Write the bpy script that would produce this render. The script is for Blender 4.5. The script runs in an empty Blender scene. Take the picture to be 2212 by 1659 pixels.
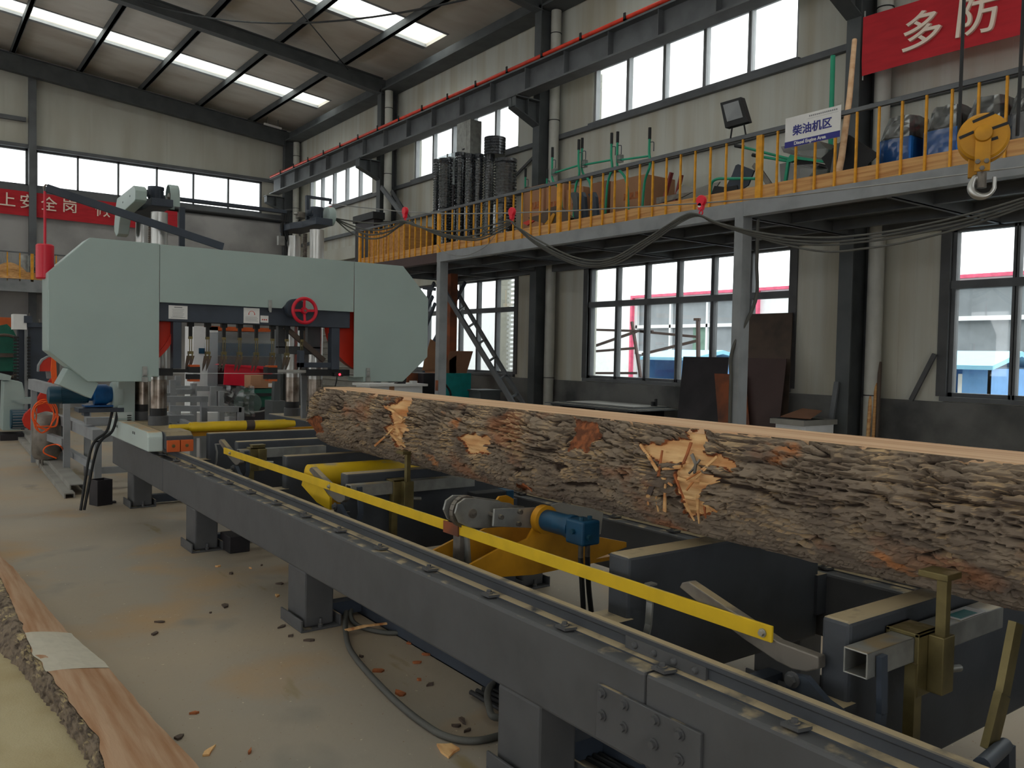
import bpy, bmesh, math, random
from mathutils import Vector, Matrix, noise
random.seed(7)
scene = bpy.context.scene
COL = scene.collection
R = math.radians
PI = math.pi
# ---------------------------------------------------------------- camera, sky, exposure
CAM_H = 1.6
FPX, YAW, PITCH, ROLL = 1801.72, R(36.2073), R(2.0161), R(-1.15406)
_f0 = Vector((math.sin(YAW), math.cos(YAW), 0)); _r0 = Vector((math.cos(YAW), -math.sin(YAW), 0)); _d0 = Vector((0, 0, -1))
_f = _f0*math.cos(PITCH) + _d0*math.sin(PITCH)
_d1 = _d0*math.cos(PITCH) - _f0*math.sin(PITCH)
_r = _r0*math.cos(ROLL) + _d1*math.sin(ROLL)
_d = _d1*math.cos(ROLL) - _r0*math.sin(ROLL)
EYE = Vector((0, 0, CAM_H))
cd = bpy.data.cameras.new('camera'); cam = bpy.data.objects.new('camera', cd); COL.objects.link(cam)
cd.sensor_width = 36; cd.lens = FPX/2212*36; cd.clip_end = 300; cd.clip_start = 0.05
cam.matrix_world = Matrix(((_r.x, -_d.x, -_f.x, 0), (_r.y, -_d.y, -_f.y, 0), (_r.z, -_d.z, -_f.z, CAM_H), (0, 0, 0, 1)))
scene.camera = cam
w = bpy.data.worlds.new('overcast'); scene.world = w; w.use_nodes = True
_nt = w.node_tree; _bg = _nt.nodes['Background']
_tc = _nt.nodes.new('ShaderNodeTexCoord'); _sx = _nt.nodes.new('ShaderNodeSeparateXYZ'); _rp = _nt.nodes.new('ShaderNodeValToRGB')
_nt.links.new(_tc.outputs['Generated'], _sx.inputs[0]); _nt.links.new(_sx.outputs['Z'], _rp.inputs[0])
_rp.color_ramp.elements[0].color = (0.92, 0.94, 0.96, 1); _rp.color_ramp.elements[1].color = (1.0, 1.0, 0.98, 1)
_nt.links.new(_rp.outputs[0], _bg.inputs['Color']); _bg.inputs['Strength'].default_value = 1.0
vs = scene.view_settings
scene.display_settings.display_device = 'sRGB'
vs.view_transform = 'Standard'; vs.look = 'None'; vs.gamma = 1; vs.use_curve_mapping = False
vs.exposure = 1.95
cy = scene.cycles
cy.max_bounces = 7; cy.diffuse_bounces = 5; cy.glossy_bounces = 3; cy.transmission_bounces = 6; cy.transparent_max_bounces = 12
cy.caustics_reflective = False; cy.caustics_refractive = False; cy.sample_clamp_indirect = 4.0
cy.use_denoising = True

# ---------------------------------------------------------------- measuring: a pixel of the photo on a real plane of the hall
def ray(u, v): return _r*((u-1106)/FPX) + _d*((v-829.5)/FPX) + _f
def A(u, v, **k):
    d = ray(u, v)
    for a, i in (('x', 0), ('y', 1), ('z', 2)):
        if a in k: return EYE + d*((k[a]-EYE[i])/d[i])
def AP(u, v, p0, p1):
    n = (Vector(p1)-Vector(p0)).cross(Vector((0, 0, 1))); d = ray(u, v)
    return EYE + d*(n.dot(Vector(p0)-EYE)/n.dot(d))

# ---------------------------------------------------------------- materials
def S(r, g, b):
    f = lambda c: c/12.92 if c <= .04045 else ((c+.055)/1.055)**2.4
    return (f(r/255), f(g/255), f(b/255), 1)
def mat(name, col, rough=.6, metal=0, var=.12, scale=6, col2=None, bump=0, bscale=60, spec=.4, dust=0, stretch=(1, 1, 1), dcol=(168, 152, 122)):
    m = bpy.data.materials.new(name); m.use_nodes = True
    nt = m.node_tree; N = nt.nodes; L = nt.links; b = N['Principled BSDF']
    tc = N.new('ShaderNodeTexCoord'); mp = N.new('ShaderNodeMapping'); mp.inputs['Scale'].default_value = stretch
    L.new(tc.outputs['Object'], mp.inputs[0])
    nz = N.new('ShaderNodeTexNoise'); nz.inputs['Scale'].default_value = scale; nz.inputs['Detail'].default_value = 5
    L.new(mp.outputs[0], nz.inputs['Vector'])
    mx = N.new('ShaderNodeMix'); mx.data_type = 'RGBA'
    c1 = S(*col); c2 = S(*col2) if col2 else tuple(max(0, c*(1-var*2.2)) for c in c1[:3]) + (1,)
    mx.inputs['A'].default_value = c1; mx.inputs['B'].default_value = c2
    rp = N.new('ShaderNodeValToRGB'); rp.color_ramp.elements[0].position = .42; rp.color_ramp.elements[1].position = .68
    L.new(nz.outputs['Fac'], rp.inputs[0]); L.new(rp.outputs[0], mx.inputs['Factor'])
    out = mx.outputs['Result']
    if dust:   # sawdust lying on faces that look up
        ge = N.new('ShaderNodeNewGeometry'); se = N.new('ShaderNodeSeparateXYZ'); L.new(ge.outputs['True Normal'], se.inputs[0])
        r2 = N.new('ShaderNodeValToRGB'); r2.color_ramp.elements[0].position = .75; r2.color_ramp.elements[1].position = .95
        L.new(se.outputs['Z'], r2.inputs[0])
        n2 = N.new('ShaderNodeTexNoise'); n2.inputs['Scale'].default_value = 9; n2.inputs['Detail'].default_value = 8; L.new(tc.outputs['Object'], n2.inputs['Vector'])
        r3 = N.new('ShaderNodeValToRGB'); r3.color_ramp.elements[0].position = .62-.35*dust; r3.color_ramp.elements[1].position = .72-.25*dust
        L.new(n2.outputs['Fac'], r3.inputs[0])
        mu = N.new('ShaderNodeMath'); mu.operation = 'MULTIPLY'; L.new(r2.outputs[0], mu.inputs[0]); L.new(r3.outputs[0], mu.inputs[1])
        m2 = N.new('ShaderNodeMix'); m2.data_type = 'RGBA'; L.new(mu.outputs[0], m2.inputs['Factor']); L.new(out, m2.inputs['A']); m2.inputs['B'].default_value = S(*dcol)
        out = m2.outputs['Result']
    L.new(out, b.inputs['Base Color'])
    b.inputs['Roughness'].default_value = rough; b.inputs['Metallic'].default_value = metal; b.inputs['Specular IOR Level'].default_value = spec
    if bump:
        n3 = N.new('ShaderNodeTexNoise'); n3.inputs['Scale'].default_value = bscale; n3.inputs['Detail'].default_value = 6; L.new(mp.outputs[0], n3.inputs['Vector'])
        bp = N.new('ShaderNodeBump'); bp.inputs['Strength'].default_value = bump; bp.inputs['Distance'].default_value = .02
        L.new(n3.outputs['Fac'], bp.inputs['Height']); L.new(bp.outputs[0], b.inputs['Normal'])
    return m
def clear_mat(name, tint, alpha, rough=.15, colour=(255, 255, 255)):
    m = bpy.data.materials.new(name); m.use_nodes = True
    nt = m.node_tree; N = nt.nodes; L = nt.links; N.remove(N['Principled BSDF'])
    t = N.new('ShaderNodeBsdfTransparent'); t.inputs[0].default_value = S(*tint)
    g = N.new('ShaderNodeBsdfGlossy'); g.inputs['Roughness'].default_value = rough; g.inputs[0].default_value = S(*colour)
    fr = N.new('ShaderNodeLayerWeight'); fr.inputs['Blend'].default_value = .25
    ma = N.new('ShaderNodeMath'); ma.operation = 'MULTIPLY_ADD'; ma.inputs[1].default_value = .5; ma.inputs[2].default_value = alpha
    L.new(fr.outputs['Fresnel'], ma.inputs[0])
    mi = N.new('ShaderNodeMixShader'); L.new(ma.outputs[0], mi.inputs[0]); L.new(t.outputs[0], mi.inputs[1]); L.new(g.outputs[0], mi.inputs[2])
    L.new(mi.outputs[0], N['Material Output'].inputs['Surface'])
    return m
def emit_mat(name, col, s):
    m = bpy.data.materials.new(name); m.use_nodes = True; b = m.node_tree.nodes['Principled BSDF']
    b.inputs['Base Color'].default_value = S(*col); b.inputs['Emission Color'].default_value = S(*col); b.inputs['Emission Strength'].default_value = s
    return m
M = {}
M['steel'] = mat('dark_grey_paint', (82, 83, 85), .55, 0, .08, 5, dust=.3, bump=.05, bscale=20)
M['steel_dusty'] = mat('dusty_dark_paint', (66, 70, 76), .6, 0, .1, 5, dust=1.0, bump=.05)
M['steel_blue'] = mat('blue_black_paint', (58, 66, 78), .5, 0, .1, 5)
M['black'] = mat('black_rubber', (30, 31, 33), .6, 0, .1)
M['grey'] = mat('light_grey_paint', (140, 143, 146), .6, 0, .1, 4)
M['frame_grey'] = mat('structure_grey_paint', (98, 101, 104), .6, 0, .12, 3)
M['column_paint'] = mat('column_grey_paint', (84, 88, 90), .65, 0, .12, 3)
M['mint'] = mat('pale_green_paint', (160, 178, 174), .42, 0, .03, 2, spec=.5)
M['mint_dusty'] = mat('pale_green_dusty', (188, 202, 198), .45, 0, .04, 2, dust=.75, dcol=(214, 186, 146))
M['yellow'] = mat('yellow_paint', (222, 184, 28), .5, 0, .06, 8, dust=.35)
M['yellow_dark'] = mat('orange_yellow_paint', (206, 146, 28), .5, 0, .14, 6, dust=.1)
M['rail_yellow'] = mat('railing_yellow_paint', (226, 160, 40), .55, 0, .12, 12)
M['blue_bright'] = mat('bright_blue_enamel', (26, 92, 152), .4, 0, .12, 10)
M['red'] = mat('orange_red_paint', (206, 50, 30), .4, 0, .06)
M['red_cast'] = mat('crimson_paint', (205, 28, 52), .35, 0, .04)
M['orange'] = mat('orange_rubber', (200, 92, 38), .6, 0, .08)
M['chrome'] = mat('ground_steel', (186, 186, 182), .34, .9, .03, 3)
M['chrome_worn'] = mat('oily_ground_steel', (150, 140, 130), .35, 1, .2, 9, col2=(92, 76, 64))
M['galv'] = mat('galvanised_steel', (165, 166, 162), .45, .7, .12, 12, dust=.4)
M['brass'] = mat('yellow_zinc_plating', (124, 112, 74), .45, .6, .2, 8, dust=.35)
M['iron'] = mat('worn_iron', (128, 122, 114), .5, .6, .2, 10, dust=.4)
M['blue'] = mat('blue_enamel', (26, 74, 104), .4, 0, .15, 10)
M['teal'] = mat('dark_teal_enamel', (22, 68, 88), .4, 0, .1)
M['green'] = mat('machine_green', (24, 96, 78), .5, 0, .1)
M['green_bright'] = mat('bright_green_paint', (38, 158, 122), .45, 0, .06)
M['turq'] = mat('turquoise_sheet', (0, 128, 128), .6, 0, .1)
M['card'] = mat('brown_cardboard', (168, 124, 94), .85, 0, .06, 3)
M['card_dark'] = mat('brown_cardboard_shaded', (146, 104, 80), .85, 0, .06, 3)
M['paper'] = mat('white_paper', (222, 222, 220), .7, 0, .03)
M['pvc'] = mat('white_pvc', (190, 190, 182), .5, 0, .05)
M['cable'] = mat('grey_cable_sheath', (84, 84, 80), .6, 0, .1)
M['cable_light'] = mat('steel_wire_rope', (150, 150, 148), .5, .5, .1)
M['orange_hose'] = mat('orange_hose', (242, 96, 24), .5, 0, .05)
M['pine'] = mat('pine_board', (206, 160, 104), .75, 0, .1, 3, col2=(176, 124, 74), stretch=(4, .6, 14))
M['ply'] = mat('plywood', (196, 142, 84), .75, 0, .1, 3, col2=(170, 116, 64), stretch=(1, 6, 6))
M['cut_wood'] = mat('fresh_sawn_wood', (226, 190, 152), .8, 0, .08, 2.2, col2=(206, 160, 122), stretch=(8, .35, 8), bump=.08, bscale=30)
M['splinter'] = mat('splintered_wood', (226, 184, 128), .8, 0, .12, 8, col2=(188, 122, 70), stretch=(3, .8, 3))
M['splinter_red'] = mat('reddish_inner_bark', (176, 104, 62), .85, 0, .2, 14)
M['rust'] = mat('rusty_sheet', (140, 78, 48), .8, 0, .2, 3, col2=(84, 58, 48))
M['plate_dark'] = mat('dark_mill_plate', (52, 48, 52), .6, .2, .25, 2.4, col2=(34, 33, 36))
M['plate_brown'] = mat('brown_mill_plate', (92, 78, 68), .7, .1, .25, 3, col2=(64, 56, 52))
M['plate_violet'] = mat('violet_brown_plate', (78, 62, 60), .7, .1, .1, 2)
M['channel'] = mat('mill_grey_channel', (150, 148, 142), .7, .1, .1, 3)
M['red_cloth'] = mat('red_banner_cloth', (192, 40, 50), .8, 0, .08, 3, stretch=(1, 1, 5))
M['white_ink'] = mat('cream_print', (238, 222, 206), .8, 0, .02)
M['navy_ink'] = mat('navy_print', (46, 48, 128), .6, 0, .02)
M['glass'] = clear_mat('window_glass', (250, 253, 252), .02, .02)
M['film'] = clear_mat('plastic_film', (225, 228, 230), .07, .22)
M['film_thick'] = clear_mat('cloudy_plastic_wrap', (190, 193, 194), .12, .35)
M['alu'] = mat('aluminium_frame', (150, 152, 154), .45, .3, .05)
M['led'] = emit_mat('red_led', (255, 20, 30), 6)
M['tyre'] = mat('glossy_black_plastic', (58, 62, 68), .16, 0, .25, 30, spec=1.0)

# ---------------------------------------------------------------- mesh building
class B:
    def __init__(s): s.v = []; s.f = []
    def add(s, vs, fs):
        n = len(s.v); s.v += [tuple(v) for v in vs]; s.f += [tuple(i+n for i in f) for f in fs]; return s
    def box(s, x0, x1, y0, y1, z0, z1):
        return s.add([(x, y, z) for x in (x0, x1) for y in (y0, y1) for z in (z0, z1)],
                     [(0, 1, 3, 2), (4, 6, 7, 5), (0, 4, 5, 1), (2, 3, 7, 6), (0, 2, 6, 4), (1, 5, 7, 3)])
    def bar(s, p, q, a, b, up=(0, 0, 1)):   # rectangular bar from p to q: a wide across, b along up
        p = Vector(p); q = Vector(q); d = (q-p).normalized(); u = Vector(up).normalized()
        if abs(d.dot(u)) > .98: u = Vector((0, 1, 0))
        e = d.cross(u).normalized(); u = e.cross(d).normalized()
        vs = [c + e*(i*a/2) + u*(j*b/2) for c in (p, q) for i, j in ((-1, -1), (1, -1), (1, 1), (-1, 1))]
        return s.add(vs, [(3, 2, 1, 0), (4, 5, 6, 7), (0, 1, 5, 4), (1, 2, 6, 5), (2, 3, 7, 6), (3, 0, 4, 7)])
    def cyl(s, p, q, r, r2=None, n=20, cap=True):
        p = Vector(p); q = Vector(q); d = (q-p).normalized(); r2 = r if r2 is None else r2
        u = Vector((0, 0, 1)) if abs(d.z) < .9 else Vector((1, 0, 0)); e = d.cross(u).normalized(); u = e.cross(d)
        vs = []
        for c, rr in ((p, r), (q, r2)):
            for i in range(n): a = 2*PI*i/n; vs.append(c + e*(rr*math.cos(a)) + u*(rr*math.sin(a)))
        fs = [(i, (i+1) % n, n+(i+1) % n, n+i) for i in range(n)]
        if cap: fs += [tuple(range(n-1, -1, -1)), tuple(range(n, 2*n))]
        return s.add(vs, fs)
    def pipe(s, p, q, r, ri, n=20):
        p = Vector(p); q = Vector(q); d = (q-p).normalized()
        u = Vector((0, 0, 1)) if abs(d.z) < .9 else Vector((1, 0, 0)); e = d.cross(u).normalized(); u = e.cross(d)
        vs = []
        for c in (p, q):
            for rr in (r, ri):
                for i in range(n): a = 2*PI*i/n; vs.append(c + e*(rr*math.cos(a)) + u*(rr*math.sin(a)))
        fs = []
        for i in range(n):
            j = (i+1) % n
            fs += [(i, j, 2*n+j, 2*n+i), (n+j, n+i, 3*n+i, 3*n+j), (j, i, n+i, n+j), (2*n+i, 2*n+j, 3*n+j, 3*n+i)]
        return s.add(vs, fs)
    def lathe(s, prof, p, axis='z', n=24):   # prof: (radius, along)
        vs = []; p = Vector(p)
        for r, h in prof:
            for i in range(n):
                a = 2*PI*i/n; c, t = r*math.cos(a), r*math.sin(a)
                vs.append(p + Vector({'z': (c, t, h), 'y': (c, h, t), 'x': (h, c, t)}[axis]))
        m = len(prof); fs = [(k*n+i, k*n+(i+1) % n, (k+1)*n+(i+1) % n, (k+1)*n+i) for k in range(m-1) for i in range(n)]
        fs += [tuple(range(n-1, -1, -1)), tuple(range((m-1)*n, m*n))]
        return s.add(vs, fs)
    def prism(s, poly, axis, lo, hi):   # poly of 2D points on the two other axes, in x, y, z order
        n = len(poly); vs = []
        for h in (lo, hi):
            for a, b in poly: vs.append({'x': (h, a, b), 'y': (a, h, b), 'z': (a, b, h)}[axis])
        return s.add(vs, [tuple(range(n-1, -1, -1)), tuple(range(n, 2*n))] + [(i, (i+1) % n, n+(i+1) % n, n+i) for i in range(n)])
    def plate(s, pts, th):   # polygon in space given thickness along its normal
        P = [Vector(p) for p in pts]; nn = Vector((0, 0, 0))
        for i in range(len(P)): a, b = P[i], P[(i+1) % len(P)]; nn += Vector(((a.y-b.y)*(a.z+b.z), (a.z-b.z)*(a.x+b.x), (a.x-b.x)*(a.y+b.y)))
        nn.normalize(); n = len(P)
        return s.add(P + [p - nn*th for p in P], [tuple(range(n)), tuple(range(2*n-1, n-1, -1))] + [((i+1) % n, i, n+i, n+(i+1) % n) for i in range(n)])
    def tube(s, path, r, n=8):
        P = [Vector(p) for p in path]; vs = []; e = None
        for k, p in enumerate(P):
            d = (P[min(k+1, len(P)-1)] - P[max(k-1, 0)]).normalized()
            if e is None: e = d.cross(Vector((0, 0, 1)) if abs(d.z) < .9 else Vector((1, 0, 0))).normalized()
            e = (e - d*e.dot(d)).normalized(); u = d.cross(e); rr = r[k] if isinstance(r, (list, tuple)) else r
            for i in range(n): a = 2*PI*i/n; vs.append(p + e*(rr*math.cos(a)) + u*(rr*math.sin(a)))
        m = len(P); fs = [(k*n+i, k*n+(i+1) % n, (k+1)*n+(i+1) % n, (k+1)*n+i) for k in range(m-1) for i in range(n)]
        fs += [tuple(range(n-1, -1, -1)), tuple(range((m-1)*n, m*n))]
        return s.add(vs, fs)
    def torus(s, c, R1, r, axis='y', n=32, k=10):
        vs = []; c = Vector(c)
        for i in range(n):
            a = 2*PI*i/n
            for j in range(k):
                b = 2*PI*j/k; q = R1 + r*math.cos(b); h = r*math.sin(b); t = (q*math.cos(a), q*math.sin(a))
                vs.append(c + Vector({'y': (t[0], h, t[1]), 'z': (t[0], t[1], h), 'x': (h, t[0], t[1])}[axis]))
        return s.add(vs, [(i*k+j, ((i+1) % n)*k+j, ((i+1) % n)*k+(j+1) % k, i*k+(j+1) % k) for i in range(n) for j in range(k)])
    def rot(s, c, a):
        ca, sa = math.cos(a), math.sin(a); s.v = [(c[0]+(x-c[0])*ca-(y-c[1])*sa, c[1]+(x-c[0])*sa+(y-c[1])*ca, z) for x, y, z in s.v]; return s
    def o(s, name, m, parent=None, bevel=0, smooth=False, seg=2):
        me = bpy.data.meshes.new(name)
        xs = [v[0] for v in s.v]; ys = [v[1] for v in s.v]; zs = [v[2] for v in s.v]
        c = Vector(((min(xs)+max(xs))/2, (min(ys)+max(ys))/2, (min(zs)+max(zs))/2))
        me.from_pydata([(v[0]-c.x, v[1]-c.y, v[2]-c.z) for v in s.v], [], s.f)
        bm = bmesh.new(); bm.from_mesh(me); bmesh.ops.recalc_face_normals(bm, faces=bm.faces); bm.to_mesh(me); bm.free()
        me.materials.append(M[m] if isinstance(m, str) else m)
        o = bpy.data.objects.new(name, me); COL.objects.link(o); o.location = c
        if smooth: me.polygons.foreach_set('use_smooth', [True]*len(me.polygons)); me.set_sharp_from_angle(angle=R(40))
        if parent is not None: attach(o, parent)
        if bevel:
            md = o.modifiers.new('bevel', 'BEVEL'); md.width = bevel; md.segments = seg; md.limit_method = 'ANGLE'; md.angle_limit = R(40)
            md.harden_normals = False
        return o
WORLD = {}
def wpos(o):
    p = Vector(o.location)
    q = o.parent
    while q is not None: p += Vector(q.location); q = q.parent
    return p
def attach(o, parent):   # o.location is a world position; make it local to the unrotated parent
    o.parent = parent; o.location = Vector(o.location) - wpos(parent)
def tag(o, label=None, cat=None, group=None, kind=None):
    if label: o['label'] = label
    if cat: o['category'] = cat
    if group: o['group'] = group
    if kind: o['kind'] = kind
    return o
def T(name, loc, label, cat, group=None):
    e = bpy.data.objects.new(name, None); COL.objects.link(e); e.location = loc; e.empty_display_size = .1
    return tag(e, label, cat, group)
def dup(o, delta=(0, 0, 0), label=None, parent=None):
    c = o.copy(); COL.objects.link(c)
    if parent is not None: c.parent = parent
    else: c.location = Vector(o.location) + Vector(delta)
    if label: c['label'] = label
    for ch in [x for x in o.children if x is not c]: dup(ch, parent=c)
    return c
def struct(b, name, m, parent=None, **k):
    o = b.o(name, m, parent, **k)
    if parent is None: o['kind'] = 'structure'
    return o
def sag(p, q, drop, n=14):
    p = Vector(p); q = Vector(q)
    return [p.lerp(q, t/n) - Vector((0, 0, drop*4*(t/n)*(1-t/n))) for t in range(n+1)]
def spline(pts, n=8):   # Catmull-Rom through the points
    P = [Vector(p) for p in pts]; P = [P[0]*2-P[1]] + P + [P[-1]*2-P[-2]]; out = []
    for i in range(1, len(P)-2):
        for k in range(n):
            t = k/n; a, b, c, d = P[i-1], P[i], P[i+1], P[i+2]
            out.append(.5*((2*b) + (c-a)*t + (2*a-5*b+4*c-d)*t*t + (3*b-a-3*c+d)*t*t*t))
    out.append(P[-2]); return out
def text(name, s, loc, size, ex, ez, m, parent, bold=0, depth=.002, ratio=1.0):   # ex: reading direction, ez: up
    cu = bpy.data.curves.new(name, 'FONT'); cu.body = s; cu.size = size; cu.extrude = depth; cu.offset = bold; cu.align_x = 'CENTER'; cu.align_y = 'CENTER'
    t = bpy.data.objects.new(name, cu); COL.objects.link(t); cu.materials.append(M[m])
    ex = Vector(ex).normalized(); ez = Vector(ez).normalized(); n = ex.cross(ez).normalized(); ez = n.cross(ex)
    mw = Matrix(((ex.x*ratio, ez.x, n.x, loc[0]), (ex.y*ratio, ez.y, n.y, loc[1]), (ex.z*ratio, ez.z, n.z, loc[2]), (0, 0, 0, 1)))
    dg = bpy.context.evaluated_depsgraph_get(); dg.update()
    me = bpy.data.meshes.new_from_object(t.evaluated_get(dg)); bpy.data.objects.remove(t)
    me.transform(mw); q = B(); q.v = [tuple(v.co) for v in me.vertices]; q.f = [tuple(p.vertices) for p in me.polygons]
    bpy.data.meshes.remove(me)
    return q.o(name, m, parent)
# ================================================================ the hall
def wave_mat(name, col, axis, pitch, depth=.6, rough=.55, var=.08, dirt=None, ws=(1, 1, 1)):   # profiled sandwich panel: fine vertical ribs
    m = mat(name, col, rough, 0, var, 1.6, col2=dirt, stretch=ws)
    nt = m.node_tree; N = nt.nodes; L = nt.links
    tc = N.new('ShaderNodeTexCoord'); se = N.new('ShaderNodeSeparateXYZ'); L.new(tc.outputs['Object'], se.inputs[0])
    ma = N.new('ShaderNodeMath'); ma.operation = 'MULTIPLY'; ma.inputs[1].default_value = 1/pitch; L.new(se.outputs[axis], ma.inputs[0])
    fr = N.new('ShaderNodeMath'); fr.operation = 'FRACT'; L.new(ma.outputs[0], fr.inputs[0])
    rp = N.new('ShaderNodeValToRGB'); e = rp.color_ramp.elements; e[0].position = 0; e[0].color = (0, 0, 0, 1); e[1].position = .05; e[1].color = (1, 1, 1, 1)
    q = rp.color_ramp.elements.new(.95); q.color = (1, 1, 1, 1); q = rp.color_ramp.elements.new(1); q.color = (0, 0, 0, 1)
    L.new(fr.outputs[0], rp.inputs[0])
    bp = N.new('ShaderNodeBump'); bp.inputs['Strength'].default_value = depth; bp.inputs['Distance'].default_value = .01
    L.new(rp.outputs[0], bp.inputs['Height']); L.new(bp.outputs[0], N['Principled BSDF'].inputs['Normal'])
    return m
M['panel_side'] = wave_mat('sandwich_panel_side', (194, 195, 186), 'Y', .19, .18, dirt=(178, 172, 154), ws=(1, 2.2, .12))
M['panel_back'] = wave_mat('sandwich_panel_back', (192, 192, 182), 'X', .95, .3, dirt=(178, 175, 162), ws=(1.1, 1, .2))
M['roof'] = wave_mat('roof_panel', (206, 200, 190), 'Y', .9, .3, dirt=(186, 176, 164), ws=(.4, 1, 1))
M['concrete'] = mat('cement_render', (112, 112, 110), .9, 0, .2, 1.4, col2=(70, 71, 72), bump=.3, bscale=18)
M['concrete_back'] = mat('cement_render_back', (168, 166, 164), .9, 0, .15, .8, col2=(132, 130, 130), bump=.1, bscale=10)

def floor_material():
    m = bpy.data.materials.new('dusty_concrete_floor'); m.use_nodes = True; nt = m.node_tree; N = nt.nodes; L = nt.links; b = N['Principled BSDF']
    tc = N.new('ShaderNodeTexCoord')
    def nz(sc, det, st=(1, 1, 1)):
        mp = N.new('ShaderNodeMapping'); mp.inputs['Scale'].default_value = st; L.new(tc.outputs['Object'], mp.inputs[0])
        n = N.new('ShaderNodeTexNoise'); n.inputs['Scale'].default_value = sc; n.inputs['Detail'].default_value = det; L.new(mp.outputs[0], n.inputs['Vector']); return n.outputs['Fac']
    def ramp(f, a, c):
        r = N.new('ShaderNodeValToRGB'); r.color_ramp.elements[0].position = a; r.color_ramp.elements[1].position = c; L.new(f, r.inputs[0]); return r.outputs[0]
    def mix(f, a, c):
        x = N.new('ShaderNodeMix'); x.data_type = 'RGBA'
        for k, s in (('Factor', f), ('A', a), ('B', c)):
            if isinstance(s, tuple): x.inputs[k].default_value = s
            else: L.new(s, x.inputs[k])
        return x.outputs['Result']
    c = mix(ramp(nz(.55, 4), .4, .62), S(164, 150, 130), S(150, 142, 130))                     # concrete and thin sawdust
    c = mix(ramp(nz(1.1, 5), .52, .72), c, S(172, 142, 104))                              # tan sawdust patches
    c = mix(ramp(nz(1.7, 3, (1, .8, 1)), .62, .72), c, S(136, 130, 120))                  # damp or swept patches
    c = mix(ramp(nz(2.2, 4, (1.5, .35, 1)), .66, .71), c, S(136, 122, 90))
    c = mix(ramp(nz(60, 2), .70, .76), c, S(128, 92, 62))                                    # tiny chips
    c = mix(ramp(nz(45, 3), .72, .78), c, S(222, 208, 180))
    # a sawdust drift near the slab and along the bed
    sx = N.new('ShaderNodeSeparateXYZ'); L.new(tc.outputs['Object'], sx.inputs[0])
    L.new(c, b.inputs['Base Color']); b.inputs['Roughness'].default_value = .62; b.inputs['Specular IOR Level'].default_value = .35
    bp = N.new('ShaderNodeBump'); bp.inputs['Strength'].default_value = .12; bp.inputs['Distance'].default_value = .01; L.new(nz(35, 6), bp.inputs['Height']); L.new(bp.outputs[0], b.inputs['Normal'])
    return m
M['floor'] = floor_material()

XW, YB = 9.4, 24.0
XL, YF = -11.0, -9.0
fl = B(); nx, ny = 2, 2
fl.box(XL-.3, XW+.3, YF-.3, YB+.3, -.2, 0)
struct(fl, 'floor', 'floor')

def holed(b, axis, pos, th, u0, u1, v0, v1, holes):   # a wall slab with real rectangular openings
    us = sorted({u0, u1} | {h[0] for h in holes} | {h[1] for h in holes}); vs_ = sorted({v0, v1} | {h[2] for h in holes} | {h[3] for h in holes})
    us = [u for u in us if u0 <= u <= u1]; vs_ = [v for v in vs_ if v0 <= v <= v1]
    for i in range(len(us)-1):
        for j in range(len(vs_)-1):
            mu, mv = (us[i]+us[i+1])/2, (vs_[j]+vs_[j+1])/2
            if any(h[0] < mu < h[1] and h[2] < mv < h[3] for h in holes): continue
            if axis == 'x': b.box(pos, pos+th, us[i], us[i+1], vs_[j], vs_[j+1])
            else: b.box(us[i], us[i+1], pos, pos+th, vs_[j], vs_[j+1])
BAYS = [(-5.3, -1.33), (.67, 4.64), (6.71, 10.7), (12.8, 16.78), (18.86, 22.82)]
LOW = (1.23, 3.1); UP = (5.51, 6.45)
DOOR = (18.4, 23.0, 0, 4.1)
holes = [(a, c, *LOW) for a, c in BAYS[:4]] + [(a, c, *UP) for a, c in BAYS]
b = B(); holed(b, 'x', XW, .2, YF, YB, 1.17, 8.2, holes + [DOOR]); struct(b, 'wall_right', 'panel_side')
b = B(); holed(b, 'x', XW-.05, .25, YF, YB, 0, 1.17, [DOOR]); struct(b, 'trim_1', 'concrete')
# roller shutter of the far bay
b = B()
prof = []
z = 0.0
while z < 4.1: prof += [(XW+.02, z), (XW+.05, z+.02), (XW+.05, z+.13), (XW+.02, z+.15)]; z += .17
prof += [(XW+.08, 4.1), (XW+.08, 0)]
b.prism(prof, 'y', DOOR[0], DOOR[1]); d = struct(b, 'door_1', 'channel')
b = B().box(XW-.12, XW, DOOR[0]-.1, DOOR[1]+.1, 3.98, 4.3); struct(b, 'shutter_box', 'panel_back', d)

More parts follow.
